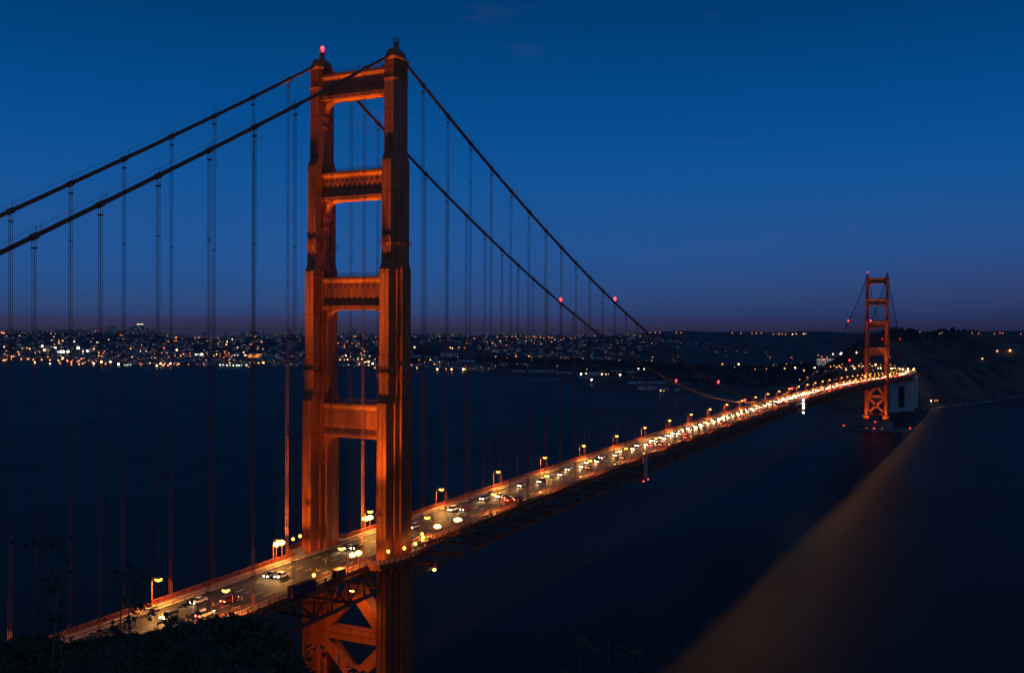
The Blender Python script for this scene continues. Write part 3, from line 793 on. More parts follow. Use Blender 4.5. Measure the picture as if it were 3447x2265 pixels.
# lamp under the deck just past the near tower
r = empty('service_lamp', (22.3, -14.2, 65.0)); tag(r, 'bright service lamp hanging below the truss just past the near tower', 'lamp')
m = MB(); m.box((0, .3, .7), (.3, .8, .2)); m.build('bracket', M['steel'], r)
m = MB(); m.ball((0, 0, .3), .55, 10, 6, .8); m.build('lens', M['flood'], r)
spot('service_light', r, (-.2, .8, .2), (-9, 4, 1.5), 9000, 120, .6)
r = empty('service_lamp', (-9.5, -4.0, 64.6)); tag(r, 'small service lamp lighting the truss corner above the near tower brace', 'lamp')
m = MB(); m.box((0, 0, .5), (.3, .3, .5)); m.build('bracket', M['steel'], r)
m = MB(); m.box((0, -.8, .1), (.35, 2.2, .22)); m.build('lens', M['flood'], r)
spot('service_light', r, (0, 0, -.2), (2, -2, -14), 5000, 140, .6)
# floods standing on the tower piers, lighting the legs below the deck
for xt, nm, pw in ((0, 'near', 26000), (SPAN, 'far', 80000)):
    for s, sd in ((-1, 'near'), (1, 'city')):
        o = empty('pier_floodlight', (xt-24.5, s*10.5, 3.45 if xt else 0.3)); tag(o, 'floodlight on the %s side of the %s tower pier rim' % (sd, nm), 'floodlight', 'floodlights on the tower piers')
        m = MB(); m.box((0, 0, .3), (.9, 1.2, .6)); m.build('lamp_housing', M['grey'], o)
        m = MB(); m.box((0, 0, .64), (.6, .9, .06)); m.build('lens', M['sodium'], o)
        spot('flood_light', o, (0, 0, 1.0), (22, s*2.6, 48), pw, 62, .7, (1, .42, .075), .4)

# ============ things on and under the walkway ============
def booth(x, y, l, w, h, label, mt, roofm, name='utility_booth'):
    r = empty(name, (x, y, zr(x)-.02)); tag(r, label, 'booth')
    m = MB(); m.bb(-l/2, l/2, -w/2, w/2, 0, h); m.build('body', mt, r)
    m = MB(); m.frus(0, 0, h, h+.2, l/2+.15, w/2+.15, l/2+.05, w/2+.05); m.build('roof', roofm, r)
    m = MB(); m.bb(-l/2-.04, -l/2, -.4, .4, .2, h-.4); m.build('door', M['dark'], r)
booth(-43.5, -13.9, 9.5, 1.6, 2.6, 'long dark container on the near walkway before the tower', M['tarp'], M['dark'], 'container')
booth(-27.5, -13.8, 3.6, 2.0, 2.4, 'small square booth on the near walkway just before the tower', M['steel'], M['steel'])
booth(85.5, -12.6, 2.6, 1.8, 2.5, 'small booth on the near walkway past the tower', M['steel'], M['steel'])
booth(4.5, 12.2, 1.2, .8, 1.8, 'narrow cabinet on the city walkway beside the tower leg', M['steel'], M['steel'], 'cabinet')
for i in range(6):
    x = 110+i*41.5
    r = empty('walkway_bollard', (x, -10.2, zr(x)-.02)); tag(r, 'low lit post on the near walkway, %s past the walkway booth' % ORD[i], 'post', 'low lit posts on the near walkway')
    m = MB(); m.bb(-.2, .2, -.2, .2, 0, .75); m.build('post', M['steel'], r)
    m = MB(); m.bb(-.6, .6, -.18, .18, .76, .95); m.build('lamp_panel', M['sodium'], r)
r = empty('warning_sign', (-33.5, -9.9, zr(-33)-.02)); tag(r, 'yellow diamond warning sign beside the roadway before the near tower', 'sign')
m = MB(); m.tube([(0, 0, 0), (0, 0, 3.4)], .06, 6); m.build('post', M['grey'], r)
m = MB(); m.loft([[(-.08, 0, 2.2), (-.08, .85, 3.05), (-.08, 0, 3.9), (-.08, -.85, 3.05)], [(-.13, 0, 2.2), (-.13, .85, 3.05), (-.13, 0, 3.9), (-.13, -.85, 3.05)]]); m.build('sign_panel', M['yellow'], r)
r = empty('notice_sign', (-69.4, -13.6, zr(-69)-.02)); tag(r, 'small white notice fixed low on the first near-side lamp post', 'sign')
m = MB(); m.bb(-.2, -.14, -.45, .45, 1.2, 2.2); m.build('sign_panel', M['white'], r)
# dark netting round the truss near the headland
r = empty('truss_netting', (-75, -14.35, 0)); tag(r, 'dark purple protective netting hung over the truss beside the headland', 'netting')
m = MB(); rings = []
for i in range(9):
    x = -24+i*5; z = zr(x-75); rings.append([(x, 0, z-.6), (x, -.06, z-.6), (x, -.06, z-9.4), (x, 0, z-9.4)])
m.loft(rings); m.build('net_panel', M['tarp'], r)
m = MB()
for i in range(9): x = -24+i*5; m.beam((x, .12, zr(x-75)-.4), (x, .12, zr(x-75)-9.5), .12, .12)
m.build('net_frame', M['steel'], r)
# maintenance traveller hanging on the truss
r = empty('maintenance_traveller', (223.5, -14.9, zr(223.5))); tag(r, 'pale maintenance platform hanging down the side of the truss', 'platform')
m = MB(); m.bb(-2.4, 2.4, -.35, .15, -9.8, .4); m.build('panel', mat('traveller_panel', (.42, .33, .34), .7, .2, noise=.1, nscale=.5), r)
m = MB()
for x in (-3.4, 3.2): m.beam((x, .1, -10.4), (x, .1, 1.2), .3, .3)
m.beam((-3.6, .1, 1.1), (3.6, .1, 1.1), .3, .3); m.beam((-3.6, .1, -10.4), (3.6, .1, -10.4), .4, .4); m.beam((-12, 6, -10.6), (-3.4, .1, -10.4), .3, .2)
m.beam((-3.4, 28, -10.5), (-3.4, .1, -10.5), .5, .3); m.beam((3.2, 28, -10.5), (3.2, .1, -10.5), .5, .3); m.build('frame', M['steel'], r)
for x in (-3.6, 3.4): m = MB(); m.ball((x, -.3, -10.9), .34, 8, 5); m.build('beacon', M['red'], r)
# navigation lights at mid-span
r = empty('navigation_light_string', (641, -14.6, zr(640))); tag(r, 'vertical string of three white and one green navigation light at mid-span', 'navigation lights')
NW = mat('nav_white', (.8, .8, .7), .3, emit=(1, .85, .5), estr=60); NG = mat('nav_green', (.2, .6, .4), .3, emit=(.25, 1, .6), estr=26)
m = MB(); m.beam((0, .3, 1.5), (0, .3, -11), .2, .2); m.build('bracket', M['steel'], r)
for z, mm in ((1.0, NW), (-2.2, NW), (-5.4, NW), (-9.9, NG)): m = MB(); m.ball((0, 0, z), .8 if mm is NW else .7, 8, 5); m.build('lamp', mm, r)

# ============ traffic ============
CARP = {}
def car_mats():
    for n, c in (('silver', (.45, .46, .47)), ('white', (.75, .75, .73)), ('black', (.02, .02, .022)), ('dark red', (.22, .02, .02)), ('dark blue', (.03, .05, .14)), ('grey', (.16, .16, .17))):
        CARP[n] = mat('car_'+n.replace(' ', '_'), c, .35, .5)
car_mats()
GLASS = mat('car_glass', (.02, .022, .025), .1, .6); TYRE = mat('tyre', (.02, .02, .02), .8, .2); HL = mat('headlight_glass', (.8, .8, .8), .2, emit=(1, .66, .32), estr=95)
TL = mat('tail_glass', (.4, .02, .02), .3, emit=(1, .05, .02), estr=60)
SHAPES = {
 'car': dict(body=[(-2.25, .35), (2.2, .35), (2.25, .62), (2.1, .82), (1.15, .95), (-1.55, 1.0), (-2.2, .92), (-2.28, .6)], cab=[(1.15, .93), (.45, 1.42), (-.85, 1.45), (-1.7, .97)], w=.88, wx=1.4),
 'van': dict(body=[(-2.4, .4), (2.35, .4), (2.4, .75), (2.25, .98), (1.5, 1.08), (-2.35, 1.1), (-2.42, .7)], cab=[(1.5, 1.06), (.95, 1.78), (-2.1, 1.82), (-2.34, 1.09)], w=.95, wx=1.5)}
def car_geo(shape, part, m):
    S_ = SHAPES[shape]; w = S_['w']
    if part == 'body':
        pr = S_['body']; m.loft([[(x*.985, -w, z) for x, z in pr], [(x, -w+.12, z+.0) for x, z in pr], [(x, w-.12, z) for x, z in pr], [(x*.985, w, z) for x, z in pr]])
        c = S_['cab']; t = [(c[1][0]-.08, c[1][1]), (c[2][0]+.08, c[2][1])]
        m.bb(t[1][0], t[0][0], -w+.28, w-.28, c[1][1]-.02, c[1][1]+.06)
    elif part == 'windows':
        c = S_['cab']; m.loft([[(x, (-w+.1) if i in (0, 3) else (-w+.24), z) for i, (x, z) in enumerate(c)], [(x, (w-.1) if i in (0, 3) else (w-.24), z) for i, (x, z) in enumerate(c)]])
def wheel_geo(m, x, y):
    m.loft([[(x+.33*math.cos(2*math.pi*j/12), y+dy, .33+.33*math.sin(2*math.pi*j/12)) for j in range(12)] for dy in (-.11, .11)])
def lights_geo(m, shape, front, y):
    b = SHAPES[shape]['body']; x = b[2][0] if front else b[-1][0]; z = b[2][1]+.05
    m.box((x+(.02 if front else -.02), y, z), (.12, .32, .18))
PROTO = {}
def make_car(shape, colour):
    r = empty('car')
    for part, mt in (('body', CARP[colour]), ('windows', GLASS)): m = MB(); car_geo(shape, part, m); m.build(part, mt, r)
    for x in (-1, 1):
        for y in (-1, 1): m = MB(); wheel_geo(m, x*SHAPES[shape]['wx'], y*(SHAPES[shape]['w']-.1)); m.build('wheel', TYRE, r)
    for y in (-1, 1):
        m = MB(); lights_geo(m, shape, True, y*.62); m.build('headlight', HL, r)
        m = MB(); lights_geo(m, shape, False, y*.62); m.build('tail_light', TL, r)
    return r
def far_car(shape, colour):
    m = MB(); car_geo(shape, 'body', m); m.cur = 1; car_geo(shape, 'windows', m); m.cur = 2
    for x in (-1, 1):
        for y in (-1, 1): wheel_geo(m, x*SHAPES[shape]['wx'], y*(SHAPES[shape]['w']-.1))
    m.cur = 3
    for y in (-1, 1): lights_geo(m, shape, True, y*.62)
    m.cur = 4
    for y in (-1, 1): lights_geo(m, shape, False, y*.62)
    return m.build('car', [CARP[colour], GLASS, TYRE, HL, TL])
rc = random.Random(5); ncar = 0
BEAM = bpy.data.lights.new('headlight_beam', 'SPOT'); BEAM.energy = 2600; BEAM.spot_size = math.radians(50); BEAM.spot_blend = .7; BEAM.color = (1, .60, .27); BEAM.shadow_soft_size = .2
def beam_on(o):
    b = bpy.data.objects.new('headlight_beam', BEAM); COL.objects.link(b); b.parent = o; b.location = (2.5, 0, .75)
    b.rotation_euler = Vector((1, 0, -.055)).to_track_quat('-Z', 'Y').to_euler()
def bay(x):
    if x < 0: return 'one before the near tower'
    if x > SPAN: return 'one past the far tower'
    k = int((x-23)//SP)
    return 'at the %s lamp past the near tower' % ORD[max(0, min(k, 27))]
seen = {}
def put_car(x, y, z, rz, lane, beam=True, near=True):
    global ncar
    sh = rc.choice(['car', 'car', 'van']); cl = rc.choice(list(CARP)); key = (sh, cl, near)
    o = PROTO.get(key)
    if o is None: o = PROTO[key] = make_car(sh, cl) if near else far_car(sh, cl)
    else: o = copy_tree(o)
    for ch in list(o.children):
        if ch.name.startswith('headlight_beam'): bpy.data.objects.remove(ch)
    o.location = (x, y, z); o.rotation_euler = (0, 0, rz); ncar += 1
    ty = 'car' if sh == 'car' else 'van'
    if lane != 'lane':
        k = (lane, bay(x)); seen[k] = seen.get(k, 0)+1
        lb = '%s %s in %s, %s %s' % (cl, ty, lane, ORD[seen[k]-1], bay(x))
    else: lb = 'distant %s %s on the approach road behind the far tower' % (cl, ty)
    tag(o, lb, 'car', 'cars coming toward the viewer' if beam else 'cars driving away across the bridge')
    if beam: beam_on(o)
    return o
for lane, y in (('inner oncoming lane', 1.65), ('outer oncoming lane', 4.75)):
    x = -112+(0 if y < 3 else 9)
    while x < XS-3:
        near = x < 420
        z = zr(x)-.2; o = put_car(x, y+rc.uniform(-.2, .2), z, math.pi, lane, True, near)
        o.rotation_euler = (0, math.atan2(zr(x+2)-zr(x-2), 4), math.pi)
        x += rc.uniform(11, 18) if x > 300 else rc.uniform(24, 42) if x < 120 else rc.uniform(16, 28)
for lane, y, d in (('inner outgoing lane', -1.6, 80), ('middle outgoing lane', -4.75, 90), ('outer outgoing lane', -7.8, 190)):
    x = -96+rc.uniform(0, 40)
    while x < XS-3:
        near = x < 420
        o = put_car(x, y, zr(x)-.2, 0, lane, False, near); o.rotation_euler = (0, -math.atan2(zr(x+2)-zr(x-2), 4), 0)
        x += d*rc.uniform(.6, 1.3)*(.55 if x > 420 else 1.1)

# ============ south end: pylons, arch, fort, approach ============
def lathe_box(m, x0, x1, y0, y1, z0, z1, d=.6):
    m.bb(x0, x1, y0, y1, z0, z1)
def pylon(x0, x1, label, top):
    r = empty('bridge_pylon', (0, 0, 0)); tag(r, label, 'pylon', 'concrete pylons at the far end of the bridge')
    m = MB(); b0 = 1.0
    m.frus((x0+x1)/2, 0, 0, 5, (x1-x0)/2+2.5, 20.5, (x1-x0)/2+1.5, 19.5)
    m.bb(x0, x1, -18.5, -5.5, 4.9, top); m.bb(x0, x1, 5.5, 18.5, 4.9, top)
    m.bb(x0+2.2, x1-2.2, -5.4, 5.4, 4.8, top-1.5); m.bb(x0+.01, x1-.01, -5.4, 5.4, top-5, top-.02)
    for s in (-1, 1):
        for y in (7.5, 12, 16.5): m.bb(x0-.35, x1+.35, s*y-1.1, s*y+1.1, 7, top-1.2)
    m.build('shaft', M['concrete'], r)
    m = MB()
    for xx in (x0+1.9, x1-2.15): m.bb(xx, xx+.25, -4.6, 4.6, 9, top-7)
    m.build('recess', M['dark'], r)
    m = MB(); m.bb(x0-1, x1+1, -19.2, 19.2, top-.6, top+1.2); m.build('capital', M['concrete'], r)
    return r
pylon(1632, 1652, 'pale concrete pylon standing at the water behind the far tower', 53)
pylon(1716, 1736, 'second concrete pylon on the shore behind the first one', 58)
VI = empty('approach_viaduct'); tag(VI, 'arched approach viaduct linking the pylons behind the far tower', 'viaduct')
def zv(x): return zr(XS)+(x-XS)*.004
m = MB(); m.bb(XS+.1, 1796, -9.45, 9.45, zv(1700)-.6, zv(1700)-.2); m.build('roadway', M['asphalt'], VI)
m = MB()
for s in (-1, 1): a, b = sorted((s*9.5, s*13.3)); m.bb(XS+.1, 1796, a, b, zv(1700)-.7, zv(1700)+.02)
m.build('walkway', M['walk'], VI)
m = MB()
for s in (-1, 1):
    m.bb(XS+.1, 1796, s*13.2-.1, s*13.2+.1, zv(1700)+.02, zv(1700)+1.3); m.beam((XS, s*13, zv(1700)-1.4), (1652, s*13, zv(1700)-1.4), 1, 1.4)
    pts = [(1736+i*(-84)/14, s*12.5, 22+34*math.sin(math.pi*i/14)) for i in range(15)]
    for i in range(14): m.beam(pts[i], pts[i+1], 1.1, 1.6)
    for i in range(1, 14): m.beam(pts[i], (pts[i][0], s*12.5, zv(1700)-1), .7, .7)
    m.beam((XS, s*13, zv(1700)-8.6), (1652, s*13, zv(1700)-8.6), .8, .9)
    for i in range(4): m.beam((XS+i*7, s*13, zv(1700)-8.6), (XS+i*7+7, s*13, zv(1700)-1.4), .5, .5)
m.bb(1652, 1796, -12.6, 12.6, zv(1700)-2.2, zv(1700)-.75)
m.build('arch_steelwork', ST, VI)
FT = empty('fort', (1684, 32, 3.5)); tag(FT, 'dark brick fort under the arch beside the first pylon', 'building')
m = MB(); m.loft([[(-24, -46, 0), (24, -46, 0), (30, 0, 0), (24, 34, 0), (-24, 34, 0), (-30, 0, 0)], [(-24, -46, 14), (24, -46, 14), (30, 0, 14), (24, 34, 14), (-24, 34, 14), (-30, 0, 14)]]); m.build('wall', M['brick'], FT)
m = MB()
for z in (3, 7, 11):
    for i in range(9): m.bb(-28.6+abs(i-4)*.9, -28.0+abs(i-4)*.9, -36+i*8-1, -36+i*8+1, z, z+1.8)
m.build('window', M['dark'], FT)
m = MB(); m.bb(-22, 22, -42, 30, 14.02, 15.0); m.build('roof', M['brick'], FT)
SW = MB()   # seawall platform and rocks at the point
SW.loft([[(1625, -26, -3), (1760, -34, -3), (1770, 70, -3), (1640, 95, -3)], [(1627, -24, 3.2), (1760, -32, 3.2), (1770, 70, 3.2), (1642, 92, 3.2)]])
tag(SW.build('seawall', M['rock']), 'low dark seawall round the foot of the pylons', 'seawall')
JT = MB()
pj = [(1990, 700, 1.2), (1960, 790, 1.2), (1945, 700, 1.4), (1975, 600, 1.6)]
JT.beam((1955, 770, .4), (1975, 560, .4), 5, 3.0)
tag(JT.build('breakwater', M['rock']), 'thin dark breakwater lying off the shore beyond the bridge', 'breakwater')
PR = empty('pier', (0, 0, 0)); tag(PR, 'long low pier with white sheds reaching out from the far shore', 'pier')
m = MB(); m.beam((2420, 945, 1.6), (2330, 1075, 1.6), 6, 1.0); m.build('pier_deck', M['concrete'], PR)
m = MB()
for t in range(8): m.tube([(2420-90*t/7, 945+130*t/7, -3), (2420-90*t/7, 945+130*t/7, 1.2)], .5, 6)
m.build('pile', M['dark'], PR)
rs = random.Random(4); m = MB()
for i in range(len(COAST)-1):
    (ax, ay), (bx, by) = COAST[i], COAST[i+1]
    if not (-900 < ay < -30 and ax > 1780): continue
    n = int(math.hypot(bx-ax, by-ay)/9)+1; d_ = Vector((bx-ax, by-ay, 0)).normalized(); nn = Vector((d_.y, -d_.x, 0))
    if nn.y > 0: nn = -nn
    for k in range(n):
        p = Vector((ax, ay, .12)).lerp(Vector((bx, by, .12)), k/n); w0 = rs.uniform(-2, 3); w1 = w0+rs.uniform(1.0, 8)
        if rs.random() < .2: continue
        q = p+d_*rs.uniform(8, 15); m.face([p+nn*w0, q+nn*(w0+rs.uniform(-1, 1)), q+nn*w1, p+nn*(w1+rs.uniform(-1.5, 1))])
tag(m.build('surf', mat('foam', (.75, .75, .75), .9, .1)), 'pale surf line along the foot of the bluff', 'surf', kind='stuff')
# approach road beyond the viaduct
m = MB(); pts = [(1790, 0), (1850, 8), (1920, 30), (1990, 66), (2060, 115), (2140, 185), (2230, 280)]
ring = []
for i, (x, y) in enumerate(pts):
    a, b = pts[max(i-1, 0)], pts[min(i+1, len(pts)-1)]; d = Vector((b[0]-a[0], b[1]-a[1], 0)).normalized(); nrm = Vector((-d.y, d.x, 0)); c = Vector((x, y, max(land_z(x, y)+.8, zv(1700)-.25 if i < 4 else 0)))
    ring.append([c-nrm*12-Vector((0, 0, 3)), c+nrm*12-Vector((0, 0, 3)), c+nrm*12, c-nrm*12])
m.loft(ring)
tag(m.build('road', M['asphalt']), 'approach road beyond the far end of the bridge', None, kind='structure')
APP = [Vector((x, y, 0)) for x, y in pts]
APN = [0]
def app_lamp(x, y, z, rz, i):
    APN[0] += 1
    place_lamp(x, y, z, rz, 'amber approach road lamp behind the far tower, %s from the shore' % ORD[APN[0]-1], 'street lamps of the bridge approach')
for i in range(3):
    for s in (-1, 1): app_lamp(XS+45+i*46, s*13.25, zv(1700)+.02, math.pi if s > 0 else 0, i)
for i in range(1, len(pts)):
    for s in (-1, 1):
        c = APP[i]; d = (APP[i]-APP[i-1]).normalized(); nrm = Vector((-d.y, d.x, 0)); p = c+nrm*s*12.6
        app_lamp(p.x, p.y, max(land_z(p.x, p.y), land_z(c.x, c.y), zv(1700)-.3 if i < 4 else 0)-.1, math.atan2(d.y, d.x)+(math.pi if s > 0 else 0), i)
x = XS+6
while x < 1782:
    for y in (1.65, 4.75): put_car(x+rc.uniform(-3, 3), y, zv(1700)-.2, math.pi, 'lane', True, False)
    x += rc.uniform(16, 24)
for i in range(26):
    t = (i//2)/13*5.6+.15; k = int(t); f = t-k; p, q = APP[k], APP[k+1]; c = p.lerp(q, f); d = (q-p).normalized()
    o_ = 1.8 if i % 2 else 5.0; c = c+Vector((-d.y, d.x, 0))*o_
    put_car(c.x, c.y, max(land_z(c.x, c.y)+.8, zv(1700)-.25 if k < 3 else 0)+.02, math.atan2(-d.y, -d.x), 'lane', True, False)
for i, (x, y, c) in enumerate([(1795, -38, 'white'), (1812, -43, 'amber'), (1818, -47, 'amber')]):
    r = empty('shore_lamp', (x, y, max(land_z(x, y), 2.5))); tag(r, '%s pole lamp at the bluff foot right of the pylons, %s of three' % (c, ORD[i]), 'lamp', 'lamps at the foot of the bluff')
    m = MB(); m.tube([(0, 0, 0), (0, 0, 9)], [.2, .12], 6); m.build('pole', M['grey'], r)
    m = MB(); m.ball((0, 0, 9.5), .55, 8, 5); lz = m.build('lens', NW if c == 'white' else M['sodium'], r)
    d = bpy.data.lights.new('shore_light', 'POINT'); d.energy = 400; d.color = (1, .5, .2); d.shadow_soft_size = .6; o = bpy.data.objects.new('shore_light', d); COL.objects.link(o); o.parent = lz; o.location = (-1, -1.5, 8.2)

